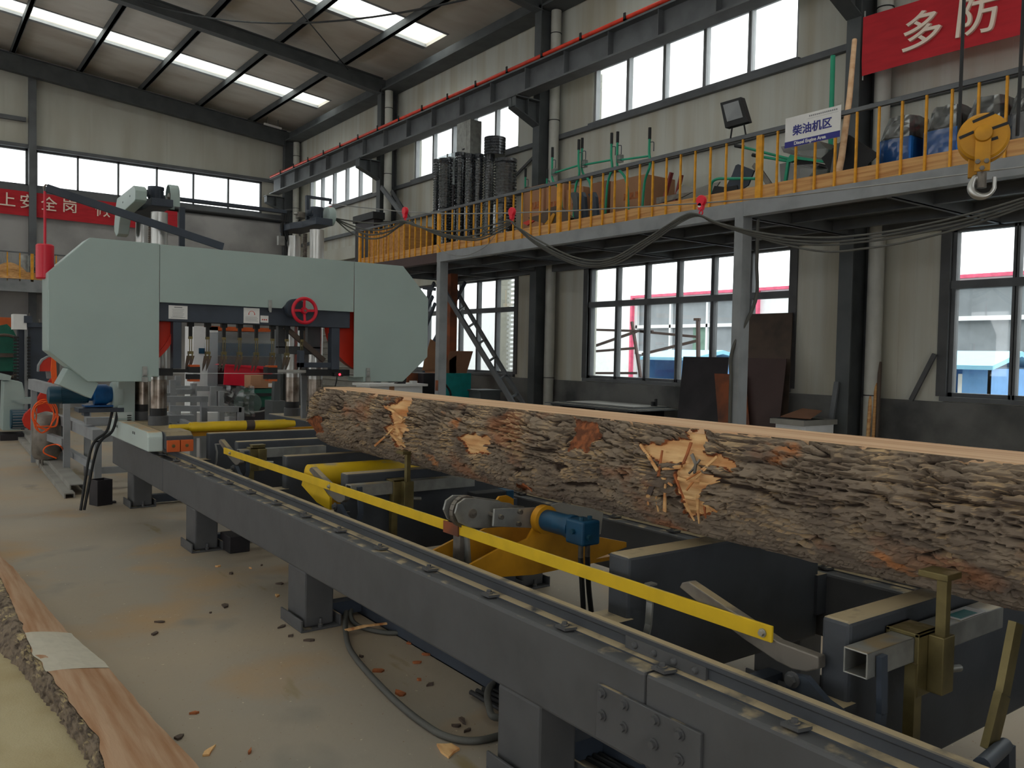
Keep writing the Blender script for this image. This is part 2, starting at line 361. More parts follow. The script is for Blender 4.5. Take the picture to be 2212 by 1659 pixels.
nwin = [0]
def window_side(y0, y1, z0, z1, n, transom=None, fm='frame_grey'):
    nwin[0] += 1; nm = 'window_%d' % nwin[0]
    e = bpy.data.objects.new(nm, None); COL.objects.link(e); e.location = (XW+.08, (y0+y1)/2, z0); e['kind'] = 'structure'
    x0, x1 = XW+.03, XW+.12; t = .045
    b = B().box(x0, x1, y0, y1, z0, z0+t).box(x0, x1, y0, y1, z1-t, z1).box(x0, x1, y0, y0+t, z0, z1).box(x0, x1, y1-t, y1, z0, z1)
    rows = [(z0+t, z1-t)]
    if transom: b.box(x0-.02, x1, y0, y1, transom-.045, transom+.045); rows = [(z0+t, transom-.045), (transom+.045, z1-t)]
    for i in range(1, n):
        y = y0+(y1-y0)*i/n
        b.box(x0, x1, y-.032, y-.006, z0, z1).box(x0, x1, y+.006, y+.032, z0, z1).box(x0+.03, x1-.02, y-.008, y+.008, z0, z1)
    b.o('window_frame', fm, e)
    for a, c in rows:
        for i in range(n):
            ya, yb = y0+(y1-y0)*i/n, y0+(y1-y0)*(i+1)/n
            B().box(XW+.07, XW+.076, ya+.03, yb-.03, a, c).o('pane', 'glass', e)
    b = B().box(XW-.06, XW+.14, y0-.05, y1+.05, z0-.05, z0); b.o('window_sill', 'frame_grey', e)
    if transom:
        b = B().box(XW-.02, XW+.05, y0-.11, y0, z0, z1).box(XW-.02, XW+.05, y1, y1+.11, z0, z1); b.o('window_jamb', 'steel', e)
    return e
for a, c in BAYS[:4]: window_side(a, c, *LOW, 6, 2.47)
for a, c in BAYS: window_side(a, c, *UP, 5, None, 'alu')
# end wall: cement render below, window band, sandwich panels above
bholes = [(-5.6, -1.0, 5.54, 6.46), (-.85, 2.55, 5.54, 6.46), (2.71, 8.45, 5.54, 6.46)]
b = B(); holed(b, 'y', YB, .2, XL, XW, 5.3, 9.9, bholes); struct(b, 'wall_back', 'panel_back')
b = B().box(XL, XW, YB-.06, YB+.2, 0, 5.3); struct(b, 'trim_2', 'concrete_back')
for x0, x1, z0, z1 in bholes:
    nwin[0] += 1
    e = bpy.data.objects.new('window_%d' % nwin[0], None); COL.objects.link(e); e.location = ((x0+x1)/2, YB+.08, z0); e['kind'] = 'structure'
    n = round((x1-x0)/.97); y0, y1 = YB+.02, YB+.1; t = .05
    b = B().box(x0, x1, y0, y1, z0, z0+t).box(x0, x1, y0, y1, z1-t, z1).box(x0, x0+t, y0, y1, z0, z1).box(x1-t, x1, y0, y1, z0, z1)
    for i in range(1, n): x = x0+(x1-x0)*i/n; b.box(x-.022, x+.022, y0, y1, z0, z1)
    b.o('window_frame', 'frame_grey', e)
    for i in range(n):
        xa, xb = x0+(x1-x0)*i/n, x0+(x1-x0)*(i+1)/n
        B().box(xa+.02, xb-.02, YB+.06, YB+.066, z0+t, z1-t).o('pane', 'glass', e)
b = B().box(XL, XW-.3, YB-.1, YB+.02, 6.46, 6.55).box(XL, XW-.3, YB-.1, YB+.02, 5.3, 5.54); struct(b, 'trim_3', 'frame_grey')
b = B().box(2.55, 2.71, YB-.22, YB, 0, 8.5).box(-1, -.85, YB-.22, YB, 0, 8.8); struct(b, 'trim_4', 'frame_grey')
b = B().box(XL, 2.5, YB-.1, YB, 7.1, 7.2); struct(b, 'trim_5', 'frame_grey')
# the parts of the shell behind and left of the camera close the hall
wl = [(a, c, 1.2, 3.4) for a, c in BAYS] + [(a, c, *UP) for a, c in BAYS]
b = B(); holed(b, 'x', XL-.2, .2, YF, YB, 0, 10.2, wl); struct(b, 'wall_left', 'panel_side')
b = B(); holed(b, 'y', YF-.2, .2, XL, XW, 0, 10.2, [(-6, -1, 0, 4.5), (0, 8, 5.5, 6.5)]); struct(b, 'wall_front', 'panel_back')
# roof: underside of the sandwich sheets, with translucent strips
def rz(x): return 8.98-.1*x
SKY = [(-3.2, -2.3), (2.7, 3.6), (8.75, 9.65), (14.75, 15.62), (20.5, 21.3)]
ys = [YF] + [v for s in SKY for v in s] + [YB+.2]
b = B(); XE = 9.0
for i in range(0, len(ys), 2):
    b.prism([(XL-.2, rz(XL-.2)), (XW+.3, rz(XW+.3)), (XW+.3, rz(XW+.3)+.1), (XL-.2, rz(XL-.2)+.1)], 'y', ys[i], ys[i+1])
for y0, y1 in SKY:
    b.prism([(XE, rz(XE)), (XW+.3, rz(XW+.3)), (XW+.3, rz(XW+.3)+.1), (XE, rz(XE)+.1)], 'y', y0, y1)
struct(b, 'ceiling', 'roof')
sm = bpy.data.materials.new('translucent_roof_sheet'); sm.use_nodes = True; nt = sm.node_tree; N = nt.nodes; N.remove(N['Principled BSDF'])
t1 = N.new('ShaderNodeBsdfTransparent'); t1.inputs[0].default_value = (.95, .96, .93, 1); t2 = N.new('ShaderNodeBsdfTranslucent'); t2.inputs[0].default_value = (.9, .92, .88, 1)
mi = N.new('ShaderNodeMixShader'); mi.inputs[0].default_value = .35; nt.links.new(t1.outputs[0], mi.inputs[1]); nt.links.new(t2.outputs[0], mi.inputs[2]); nt.links.new(mi.outputs[0], N['Material Output'].inputs['Surface'])
M['skysheet'] = sm
for k, (y0, y1) in enumerate(SKY):
    b = B().prism([(XL, rz(XL)+.07), (XE, rz(XE)+.07), (XE, rz(XE)+.075), (XL, rz(XL)+.075)], 'y', y0, y1)
    o = struct(b, 'skylight_%d' % (k+1), 'skysheet')
    b = B()
    for ya, yb in ((y0-.05, y0+.01), (y1-.01, y1+.12)): b.prism([(XL, rz(XL)-.012), (XE, rz(XE)-.012), (XE, rz(XE)+.05), (XL, rz(XL)+.05)], 'y', ya, yb)
    b.o('flashing', 'alu', o)
COLY = [-6.35, -.35, 5.64, 11.67, 17.65, 23.62]
# purlins, one object each
for i in range(14):
    x = 8.04-1.463*i
    b = B().box(x-.035, x+.035, YF, YB, rz(x)-.16, rz(x)-.004).box(x-.035, x+.05, YF, YB, rz(x)-.16, rz(x)-.15)
    o = b.o('purlin', 'column_paint'); tag(o, None, None, None, 'structure'); o.name = 'trim_purlin' if i == 0 else 'trim_purlin.%03d' % i
for i, y in enumerate(COLY):
    dz = -.01
    b = B()
    def bz(x): return 8.39-.1*x if i == 5 else min(7.573+.139*(8.87-x), rz(x)-.162-.27)
    xs = [XL, -4, 0, 4, 5.5, 7, 8.2, 9.0]
    tz = lambda x: rz(x)-.162
    poly = [(x, bz(x)) for x in xs] + [(9.25, bz(9.0)), (9.25, tz(9.25))] + [(x, tz(x)) for x in reversed(xs)]
    b.prism(poly, 'y', y-.012, y+.012)
    lo = [(x, bz(x)) for x in xs]; hi = [(x, tz(x)) for x in xs]
    for L_, s_ in ((lo, .016), (hi, -.016)):
        for k in range(len(L_)-1): b.prism([L_[k], L_[k+1], (L_[k+1][0], L_[k+1][1]+s_), (L_[k][0], L_[k][1]+s_)], 'y', y-.1, y+.1)
    struct(b, 'trim_rafter', 'column_paint')
for i, y in enumerate(COLY):
    b = B().box(8.95, 8.968, y-.09, y+.09, 0, 7.75).box(9.36, 9.378, y-.09, y+.09, 0, 8.0).box(8.968, 9.36, y-.008, y+.008, 0, 7.9)
    e = struct(b, 'trim_column', 'column_paint')
    # bracket that carries the crane beam
    b = B().prism([(8.95, 5.6), (8.95, 6.0), (8.42, 6.0), (8.42, 5.82)], 'y', y-.008, y+.008).box(8.4, 8.95, y-.12, y+.12, 5.99, 6.01)
    b.prism([(8.95, 5.585), (8.95, 5.6), (8.42, 5.83), (8.42, 5.815)], 'y', y-.1, y+.1).box(8.42, 8.436, y-.1, y+.1, 5.82, 6.0).box(8.7, 8.712, y-.1, y+.1, 5.73, 6.0)
    b.o('bracket', 'column_paint', e)
# crane runway beam with stiffeners and the orange conductor rail on its top
b = B().box(8.45, 8.72, YF, 23.4, 6.02, 6.05).box(8.45, 8.72, YF, 23.4, 6.42, 6.45).box(8.575, 8.595, YF, 23.4, 6.05, 6.42)
y = -8.0
while y < 23: b.box(8.47, 8.575, y-.006, y+.006, 6.05, 6.42); y += 1.02
struct(b, 'trim_crane_beam', 'frame_grey')
ct = T('conductor_rail', (8.48, 8, 6.47), 'long orange conductor rail clamped along the top of the crane beam', 'rail')
B().cyl((8.48, YF, 6.5), (8.48, 23.38, 6.5), .032, n=10).o('conductor_bar', mat('orange_conductor', (222, 62, 40), .45), ct, smooth=True)
b = B(); y = -8.5
while y < 23.2: b.box(8.43, 8.53, y-.02, y+.02, 6.45, 6.47).box(8.43, 8.445, y-.02, y+.02, 6.45, 6.56); y += .97
b.o('rail_clamp', 'black', ct)
# rails of the wall, eave strut, girts
b = B()
for z in (4.62, 5.42, 6.5, 3.42): b.box(XW-.09, XW-.02, YF, DOOR[0]-.1 if z < 4.2 else YB, z-.03, z+.05)
struct(b, 'trim_6', 'frame_grey')
b = B().box(9.1, 9.38, YF, YB, 7.62, 7.9).box(8.95, 9.1, YF, YB, 7.62, 7.66); struct(b, 'trim_7', 'column_paint')
b = B()
for (ya, za, yb, zb) in ((12.9, 4.9, 11.7, 5.45), (5.0, 1.17, 4.75, 1.7), (18.8, 4.4, 17.9, 5.4), (12.6, 3.5, 11.75, 5.0)): b.bar((9.33, ya, za), (9.33, yb, zb), .03, .05)
struct(b, 'trim_8', 'steel')
PIPEL = {5.43: 'white drainpipe with green paint at its foot beside the nearest wall column', 11.53: 'white drainpipe beside the wall column at the second bay, behind the log',
         17.42: 'white drainpipe on the wall column left of the black ribbed rolls', 23.4: 'thin white drainpipe in the far right corner of the hall'}
for y, lb in PIPEL.items():
    px_ = 9.08 if y == 17.42 else 9.24
    e = T('drain_pipe', (px_, y, 0), lb, 'pipe', 'white drainpipes on the long wall')
    B().cyl((px_, y, 0), (px_, y, 7.6), .09, n=20).o('pipe', 'pvc', e, smooth=True)
    for z in (1.2, 4.6, 5.7, 7.2):
        B().cyl((px_, y, z), (px_, y, z+.012), .1, n=20).o('pipe_clip', 'black', e)
    if y == 5.43: B().cyl((9.24, y, .42), (9.24, y, .5), .092, n=20).o('paint_patch', 'green_bright', e)
# ---------------------------------------------------------------- outside: yard and the neighbouring building
M['yard'] = mat('yard_concrete', (150, 148, 144), .9)
b = B().box(XW+.3, 70, -40, 80, -.35, -.15); o = struct(b, 'ground_outside', 'yard')
M['facade'] = mat('white_facade', (228, 230, 232), .8, 0, .03)
M['facade_glass'] = mat('dusty_facade_glass', (134, 140, 146), .35, 0, .12, 1.5)
M['facade_trim'] = mat('red_facade_trim', (226, 96, 128), .6)
M['facade_green'] = mat('green_curtain', (112, 142, 128), .8)
XF = 19.0
def fy(u, v): return A(u, v, x=XF).y
ytop = A(2045, 604, x=XF).z
ya = fy(1366, 700); yb = fy(1272, 700)
e = T('neighbour_building', (XF+4, 8, -.15), 'white neighbouring workshop with red eaves trim and gridded glass front seen through the windows', 'building')
hs = [(fy(2400, 700), fy(2040, 700)-.0, .55, ytop-.15), (fy(1600, 700), ya-.12, .55, ytop-.2)]
hs = [(min(h[0], h[1]), max(h[0], h[1]), h[2], h[3]) for h in hs]
b = B(); holed(b, 'x', XF, .3, -25, 40, -.15, ytop, hs); b.o('wall', 'facade', e)
b = B().box(XF-.12, XF+.1, -25, ya, ytop, ytop+.08); b.box(XF-.12, XF+.1, ya-.08, ya, -.1, ytop).box(XF-.12, XF+.1, fy(1641, 700), fy(1633, 700), -.1, ytop)
b.o('red_trim', 'facade_trim', e)
for (y0, y1, z0, z1) in hs:
    B().box(XF+.12, XF+.16, y0, y1, z0, z1).o('glazing', 'facade_glass', e)
    b = B(); y = y1
    while y > y0+.05: b.box(XF+.02, XF+.12, y-.07, y, z0, z1); y -= 1.45
    for z in (z0, z0+(z1-z0)*.42, z0+(z1-z0)*.72): b.box(XF+.02, XF+.12, y0, y1, z, z+.1)
    b.o('glazing_bars', 'facade', e)
for u0, u1, v0, v1 in ((1498, 1532, 706, 770), (2046, 2062, 692, 770)):
    p, q = A(u0, v0, x=XF+.11), A(u1, v1, x=XF+.11)
    B().box(XF+.1, XF+.115, min(p.y, q.y), max(p.y, q.y), min(p.z, q.z), max(p.z, q.z)).o('curtain', 'facade_green', e)
M['shed_blue'] = mat('blue_sheet_metal', (110, 160, 216), .5, 0, .05); M['shed_roof'] = mat('pale_blue_roof_sheet', (140, 200, 232), .5, 0, .04)
def shed(name, label, u0, u1, vroof0, vroof1, vbase, XS, gable=True):
    y1_, y0_ = A(u0, vroof1, x=XS).y, A(u1, vroof1, x=XS).y; zt = A(u0, vroof0, x=XS).z; ze = A(u0, vroof1, x=XS).z
    s = T(name, (XS+1, (y0_+y1_)/2, -.15), label, 'shed')
    b = B().prism([(XS-.15, ze-.02), (XS+.9, zt+.05), (XS+1.95, ze-.02), (XS+1.95, ze+.05), (XS+.9, zt+.14), (XS-.15, ze+.05)], 'y', y0_-.1, y1_); b.o('roof', 'shed_roof', s)
    b = B().box(XS, XS+1.8, y0_, y0_+.04, -.15, ze).box(XS, XS+1.8, y1_-.04, y1_, -.15, ze).box(XS+1.76, XS+1.8, y0_, y1_, -.15, ze).box(XS, XS+.04, y0_, y0_+.45, -.15, ze); b.o('wall', 'shed_blue', s)
    b = B().box(XS, XS+.06, y0_+.45, y0_+.52, -.15, ze-.1); b.o('door_post', 'facade', s)
shed('shed', 'small blue sheet-metal shed with pale blue roof seen through the right-hand window', 1950, 2140, 772, 792, 862, 14.5)
shed('shed', 'pale blue canopy roof seen through the wide middle window behind the leaning steel plates', 1392, 1500, 766, 775, 800, 15.0)
# timber and steel racks leaning outside the middle window
rk = T('scrap_rack', (12.5, 10, -.15), 'dark leaning rack of steel angles in the yard outside the middle window', 'rack')
b = B(); X = 12.5
for (a, c, d_, e_) in ((1272, 712, 1410, 716), (1272, 752, 1375, 716), (1272, 760, 1372, 752), (1272, 806, 1375, 806), (1365, 695, 1384, 815), (1384, 716, 1510, 728), (1388, 765, 1510, 735), (1500, 690, 1512, 690)):
    b.bar(A(a, c, x=X), A(d_, e_, x=X), .05, .05)
p = A(1384, 815, x=X); b.bar((X, p.y, p.z), (X, p.y, -.15), .05, .05); p = A(1275, 806, x=X); b.bar(p, (X, p.y, -.15), .05, .05); p = A(1508, 690, x=X); b.bar(p, (X, p.y-.1, -.15), .06, .06)
b.o('angle_bars', 'plate_violet', rk)
# pale frame and louvre outside the second bay
lv = T('louvre_screen', (12.3, 13.9, -.15), 'white slatted screen standing outside the window behind the stair truss', 'screen')
p, q = A(1098, 610, x=12.3), A(1118, 800, x=12.3)
b = B(); z = -.15
while z < 3.6: b.box(12.28, 12.34, min(p.y, q.y)-.1, max(p.y, q.y), z, z+.06); z += .11
b.o('slats', 'facade', lv); B().box(12.34, 12.4, max(p.y, q.y), max(p.y, q.y)+.5, -.15, 3.6).o('side_board', 'pvc', lv)
# ================================================================ the sawmill bed
def flat(pts, **k):   # outline measured on a plane of the scene, as 2D points on the other two axes
    ax = list(k)[0]; out = []
    for u, v in pts:
        p = A(u, v, **k); out.append({'x': (p.y, p.z), 'y': (p.x, p.z), 'z': (p.x, p.y)}[ax])
    return out
def crop(pts, x0, y0, s): return [(x0+a*s, y0+c*s) for a, c in pts]
def bolt(b, p, n, r=.012, h=.012):
    p = Vector(p); n = Vector(n); b.cyl(p, p+n*h*.35, r*1.5, n=14); b.cyl(p, p+n*h, r, n=6)
bed = T('sawmill_bed', (2.72, 4, 0), 'long dark grey steel saw bed with rails, square legs and crossbeams under the log', 'machine bed')
BX0, BX1, BZ0, BZ1 = 1.84, 2.04, .335, .632
YN, YE = -1.7, 9.83
seams = [A(1392, 1500, x=BX0).y, A(351, 1040, x=BX0).y]
for x0, x1 in ((BX0, BX1), (3.40, 3.60)):
    cuts = [YN, *seams, YE]
    for i in range(3):
        B().box(x0, x1, cuts[i]+.002, cuts[i+1]-.002, BZ0, BZ1).o('side_beam', 'steel', bed, bevel=.012)
    xc = (x0+x1)/2
    prof = [(-.034, 0), (.034, 0), (.034, .006), (.008, .014), (.008, .044), (.018, .052), (.018, .066), (.014, .069), (-.014, .069), (-.018, .066), (-.018, .052), (-.008, .044), (-.008, .014), (-.034, .006)]
    B().prism([(xc+a, BZ1+c) for a, c in prof], 'y', YN, YE).o('rail', 'steel_dusty', bed)
    # rail clips, one object each side of the rail
    for s in (-1, 1):
        c = B().prism([(xc+s*.075, .325), (xc+s*.075, .38), (xc+s*.028, .37), (xc+s*.028, .315)], 'z', BZ1+.006, BZ1+.016)
        c0 = c.o('rail_clip', 'steel', bed)
        b = B(); bolt(b, (xc+s*.056, .35, BZ1+.016), (0, 0, 1), .010, .014); b.o('clip_bolt', 'steel', c0)
        for k in range(1, 20): cc = dup(c0, parent=bed); cc.location.y += .47*k
    # rail joint plates with round-headed bolts
    jb = B().box(xc-.02, xc-.009, seams[0]-.17, seams[0]+.17, BZ1+.012, BZ1+.052); jb.o('fish_plate', 'steel', bed)
    for k in range(4):
        yy = seams[0]-.13+k*.085
        B().lathe([(.0, -.012), (.008, -.01), (.012, -.004), (.012, 0)], (xc-.02, yy, BZ1+.032), 'x', 12).o('button_bolt', 'steel', bed, smooth=True)
# splice plate on the near beam
sp0, sp1 = A(1290, 1455, x=BX0-.014), A(1514, 1565, x=BX0-.014)
ya, yb = sp1.y, sp0.y
sp = B().box(BX0-.014, BX0, ya, yb, .355, .535).o('splice_plate', 'steel', bed, bevel=.003)
for k, (u, v) in enumerate(((1302, 1497), (1350, 1522), (1417, 1555), (1470, 1586), (1302, 1545), (1348, 1571), (1413, 1607), (1468, 1640))):
    p = A(u, v, x=BX0-.014); b = B(); bolt(b, (BX0-.014, p.y, max(.375, min(.515, p.z))), (-1, 0, 0), .012, .016); b.o('bolt', 'steel', sp)
legs = [.15, 2.45, 4.62, 6.83, 9.0]
for x0, x1 in ((1.85, 2.03), (3.41, 3.59)):
    for y in legs:
        l = B().box(x0, x1, y-.13, y+.13, .012, BZ0).o('leg', 'steel', bed, bevel=.012)
        f = B().box(x0-.035, x1+.03, y-.17, y+.15, 0, .012).box(x0-.035, x0-.023, y-.17, y+.15, .012, .07).box(x1+.018, x1+.03, y-.17, y+.15, .012, .07).o('foot_plate', 'steel', l, bevel=.003)
        b = B(); bolt(b, ((x0+x1)/2, y-.15, .012), (0, 0, 1), .01, .05); b.o('anchor_bolt', 'steel', l)
CB = [(1.31, 1.40), (2.20, 2.31), (4.62, 4.71), (5.60, 5.68), (6.65, 6.73), (7.42, 7.50)]
for y0, y1 in CB:
    cbm = B().box(2.16, 3.36, y0, y1, .345, .86).o('cross_beam', 'steel_dusty', bed, bevel=.012)
    B().box(2.04, 2.18, y0-.015, y1+.02, .60, .632).o('seat_plate', 'steel_dusty', bed); B().box(3.33, 3.40, y0-.015, y1+.02, .45, .632).o('seat_plate', 'steel_dusty', bed)
# lower tie channels on the floor, under the bed
for x, y0, y1 in ((2.30, .2, 4.7), (2.62, .2, 4.4)):
    B().box(x-.05, x+.05, y0, y1, 0, .006).box(x-.05, x-.044, y0, y1, 0, .1).box(x+.044, x+.05, y0, y1, 0, .1).o('floor_channel', 'steel_blue', bed)
for y in (2.45, 4.62, 6.83, 9.0): B().box(2.03, 3.41, y-.04, y+.04, .02, .10).o('leg_tie', 'steel_blue', bed)
# curved guard straps standing beside two crossbeams
for y in (2.14, 7.36):
    pts = [(2.2, y, .77), (2.215, y, .70), (2.21, y, .62), (2.19, y, .54), (2.17, y, .47)]
    b = B()
    for i in range(4): b.bar(pts[i], pts[i+1], .008, .03, up=(0, 1, 0))
    b.box(2.2, 2.235, y-.015, y+.015, .765, .772); b.o('strap', 'galv', bed)

# ---------------------------------------------------------------- the yellow link bar with its three arms
lk = T('link_bar', (2.11, 4.1, .63), 'long thin yellow flat bar with three grey lever arms running beside the near rail', 'lever bar')
for (y0, y1) in ((1.525, 3.28), (3.37, 4.72), (4.73, 6.80)):
    B().box(2.098, 2.108, y0, y1, .752, .802).o('flat_bar', 'yellow', lk, bevel=.002)
B().box(2.09, 2.098, 3.26, 3.39, .745, .80).o('weld_patch', 'rust', lk)
B().box(2.11, 2.135, 3.27, 3.33, .55, .79).o('stand_bar', 'iron', lk)
arm = flat(crop([(232, 290), (245, 262), (285, 258), (600, 470), (790, 600), (1030, 690), (1030, 760), (960, 775), (880, 760), (790, 715), (590, 580)], 1380, 1160, .37613), x=2.112)
tri = flat(crop([(872, 775), (985, 795), (1100, 930), (1190, 995), (1150, 1015), (872, 890)], 1380, 1160, .37613), x=2.112)
for k, dy in enumerate((0, 3.17, 5.07)):
    a = B().prism([(p[0]+dy, p[1]) for p in arm], 'x', 2.112, 2.15).o('lever_arm', 'iron', lk, bevel=.004)
    t = B().prism([(p[0]+dy, p[1]) for p in tri], 'x', 2.088, 2.112).o('pivot_bracket', 'steel_blue', lk)
    b = B(); bolt(b, (2.088, 1.44+dy, .672), (-1, 0, 0), .016, .02); b.o('pivot_bolt', 'steel', t)
    b = B(); q = 1.556+dy
    bolt(b, (2.098 if k != 1 else 2.098, q, .775), (-1, 0, 0), .009, .014); b.o('pin', 'chrome', a)

# ---------------------------------------------------------------- gauge posts (log stops)
def log_stop(y, xl, xr, xp, zt, label, tubez=(.74, .812), plate=True):
    s = T('log_stop', (xp, y, .42), label, 'log stop', 'brass-coloured log stops on square tubes')
    z0, z1 = tubez; ym = y
    w_ = (z1-z0)/2
    b = B()
    for a, c, d_, e_ in ((-1, 1, -1, -.86), (-1, 1, .86, 1), (-1, -.86, -1, 1), (.86, 1, -1, 1)):
        b.box(xl, xr, ym+w_*a, ym+w_*c, (z0+z1)/2+w_*d_, (z0+z1)/2+w_*e_)
    b.o('square_tube', 'galv', s, bevel=.003)
    sl = B().box(xp-.06, xp+.06, ym-w_-.014, ym-w_, z0-.1, z1+.012).box(xp-.06, xp+.06, ym+w_, ym+w_+.014, z0-.02, z1+.012).box(xp-.06, xp+.06, ym-w_-.014, ym+w_+.014, z1, z1+.012).box(xp-.01, xp+.055, ym-w_-.06, ym-w_-.014, z0-.09, z1+.005).o('sleeve', 'brass', s, bevel=.003)
    b = B(); b.cyl((xp+.05, ym-w_-.04, z0-.03), (xp+.11, ym-w_-.05, z0-.035), .011, n=10); b.o('clamp_screw', 'galv', sl, smooth=True)
    if plate:
        B().box(xp+.005, xp+.033, ym-w_-.055, ym-w_-.025, z0-.05, zt).o('stop_post', 'brass', s, bevel=.002)
        B().box(xp-.035, xp+.05, ym-w_-.075, ym-w_+.01, zt, zt+.02).o('stop_pad', 'brass', s, bevel=.003)
    else:
        B().box(xp-.05, xp+.05, ym-w_-.03, ym-w_+.03, z1+.012, zt).box(xp-.055, xp+.055, ym-w_-.035, ym-w_+.035, zt, zt+.01).o('stop_post', 'brass', s, bevel=.002)
    B().box(xp-.07, xp-.03, ym-w_-.012, ym-w_+.02, .30, z0).o('down_leg', 'brass', s)
    pts = [(xl+.05, ym-w_-.012, z1-.01), (xl+.055, ym-w_-.012, z0-.02), (xl+.06, ym-w_-.012, z0-.10), (xl+.04, ym-w_-.012, z0-.17), (xl+.01, ym-w_-.012, z0-.24)]
    b = B()
    for i in range(4): b.bar(pts[i], pts[i+1], .016, .03, up=(1, 0, 0))
    b.o('strap', 'steel_blue', s)
    return s
_ls = log_stop(1.255, 2.10, 2.9, 2.40, .985, 'tall brass log stop on an open square tube in the right foreground')
log_stop(4.52, 2.125, 3.0, 2.46, .985, 'tall brass log stop on a square tube beside the middle of the log')
log_stop(6.53, 2.13, 2.85, 2.27, .84, 'short square brass log stop on a tube near the saw head', plate=False)

# ---------------------------------------------------------------- lifting roller under the far end of the log
lr = T('lifting_roller', (2.6, 5.2, .42), 'yellow tapered roller lying across the bed under the far end of the log', 'roller')
B().lathe([(.03, 2.14), (.078, 2.16), (.078, 2.17), (.078, 2.72), (.05, 3.0), (.03, 3.06)], (0, 5.2, .772), 'x', 28).o('roller', 'yellow', lr, smooth=True)
B().box(2.3, 3.05, 5.13, 5.27, .42, .66).o('cradle', 'yellow_dark', lr)
f = flat([(651, 1048), (655, 1032), (688, 1038), (712, 1075), (712, 1102), (684, 1085)], x=2.125)
B().prism(f, 'x', 2.125, 2.14).o('flap', 'yellow', lr)

# ---------------------------------------------------------------- hydraulic log turner
tn = T('log_turner', (2.6, 3.2, .3), 'orange-yellow hydraulic log turner with chain arm and blue motor in the bed beside the log', 'log turner')
c5 = lambda pts: crop(pts, 880, 980, .27125)
fp = flat(c5([(580, 985), (690, 985), (1000, 965), (1180, 930), (1440, 860), (1745, 745), (1745, 705), (1480, 655), (1200, 625), (1160, 560), (1160, 440), (1110, 412), (1045, 422), (1012, 470), (1003, 600), (960, 680), (830, 740), (730, 760), (490, 890)]), y=3.1)
B().prism(fp, 'y', 3.1, 3.115).o('side_plate', 'yellow_dark', tn)
fp2 = [(x, z) for x, z in fp]
B().prism(fp2, 'y', 3.42, 3.435).o('side_plate', 'yellow_dark', tn)
B().box(fp[2][0], fp[5][0]-.08, 3.115, 3.42, fp[2][1]-.0, fp[2][1]+.02).o('floor_plate', 'yellow_dark', tn)
ring = A(880+1080*.27125, 980+520*.27125, y=3.09)
b = B().cyl((ring.x, 3.06, ring.z), (ring.x, 3.1, ring.z), .068, n=28); fr = b.o('motor_flange', 'yellow_dark', tn, smooth=True)
mo = B().cyl((ring.x, 2.88, ring.z-.0), (ring.x, 3.06, ring.z), .05, n=24).cyl((ring.x, 2.86, ring.z), (ring.x, 2.89, ring.z), .056, n=24).o('hydraulic_motor', 'blue', tn, smooth=True)
B().box(ring.x-.055, ring.x+.05, 2.74, 2.86, ring.z-.06, ring.z+.05).o('port_block', 'blue', mo, bevel=.01)
b = B()
for dx in (-.03, .02): b.cyl((ring.x+dx, 2.78, ring.z+.05), (ring.x+dx, 2.78, ring.z+.065), .011, n=8)
b.cyl((ring.x-.055, 2.8, ring.z), (ring.x-.07, 2.8, ring.z), .012, n=8).cyl((ring.x-.02, 2.74, ring.z-.02), (ring.x-.02, 2.725, ring.z-.02), .014, n=8); b.o('plug', 'teal', mo)
for k, dx in enumerate((-.02, .02)):
    x = ring.x+dx
    B().cyl((x, 2.79, ring.z-.06), (x, 2.79, ring.z-.12), .012, n=10).o('hose_fitting', 'iron', tn, smooth=True)
    B().tube(spline([(x, 2.79, ring.z-.12), (x+.01, 2.78, ring.z-.3), (x-.0+k*.03, 2.74, .3), (x-.06+k*.1, 2.6, .12), (x-.12, 2.35, .03), (x-.2, 2.0, .02)]), .012).o('hose', 'black', tn, smooth=True)
ca = flat(c5([(395, 545), (362, 470), (382, 395), (440, 352), (520, 352), (800, 390), (860, 425), (1010, 440), (1000, 560), (700, 580), (600, 588), (480, 585)]), y=3.22)
for y0 in (3.20, 3.30): B().prism(ca, 'y', y0, y0+.012).o('arm_plate', 'galv', tn, bevel=.002)
gp = flat(c5([(692, 440), (1035, 428), (1005, 592), (680, 580)]), y=3.12); gpl = B().prism(gp, 'y', 3.118, 3.13).o('bearing_plate', 'galv', tn, bevel=.002)
for u, v in ((738, 503), (890, 462), (878, 558)):
    p = A(*c5([(u, v)])[0], y=3.118); b = B().cyl((p.x, 3.2, p.z), (p.x, 3.10, p.z), .011, n=12); b.o('pin', 'iron', gpl, smooth=True)
p = A(*c5([(515, 475)])[0], y=3.2)
spk = B().cyl((p.x, 3.19, p.z), (p.x, 3.20, p.z), .022, n=16).cyl((p.x, 3.17, p.z), (p.x, 3.19, p.z), .008, n=10).o('sprocket_boss', 'iron', tn, smooth=True)
b = B().lathe([(.05, -.02), (.06, -.012), (.06, .012), (.05, .02)], (p.x-.005, 3.256, p.z), 'y', 20); b.o('sprocket', 'iron', tn)
b = B()
for k in range(13):
    a = R(60+k*20); c = Vector((p.x-.005+.068*math.cos(a), 3.256, p.z+.068*math.sin(a))); d_ = Vector((-math.sin(a), 0, math.cos(a)))*.012
    b.bar(c-d_, c+d_, .03, .014, up=(math.cos(a), 0, math.sin(a)))
b.o('chain', 'iron', tn)
B().bar((p.x+.0, 3.26, p.z-.05), (p.x+.03, 3.26, .5), .05, .012, up=(1, 0, 0)).o('chain_tail', 'galv', tn)
rp_ = A(880+1330*.27125, 980+500*.27125, y=3.6)
gs = flat(c5([(1150, 410), (1220, 390), (1480, 440), (1560, 470), (1540, 640), (1500, 655), (1440, 560), (1300, 520), (1190, 560)]), y=3.6)
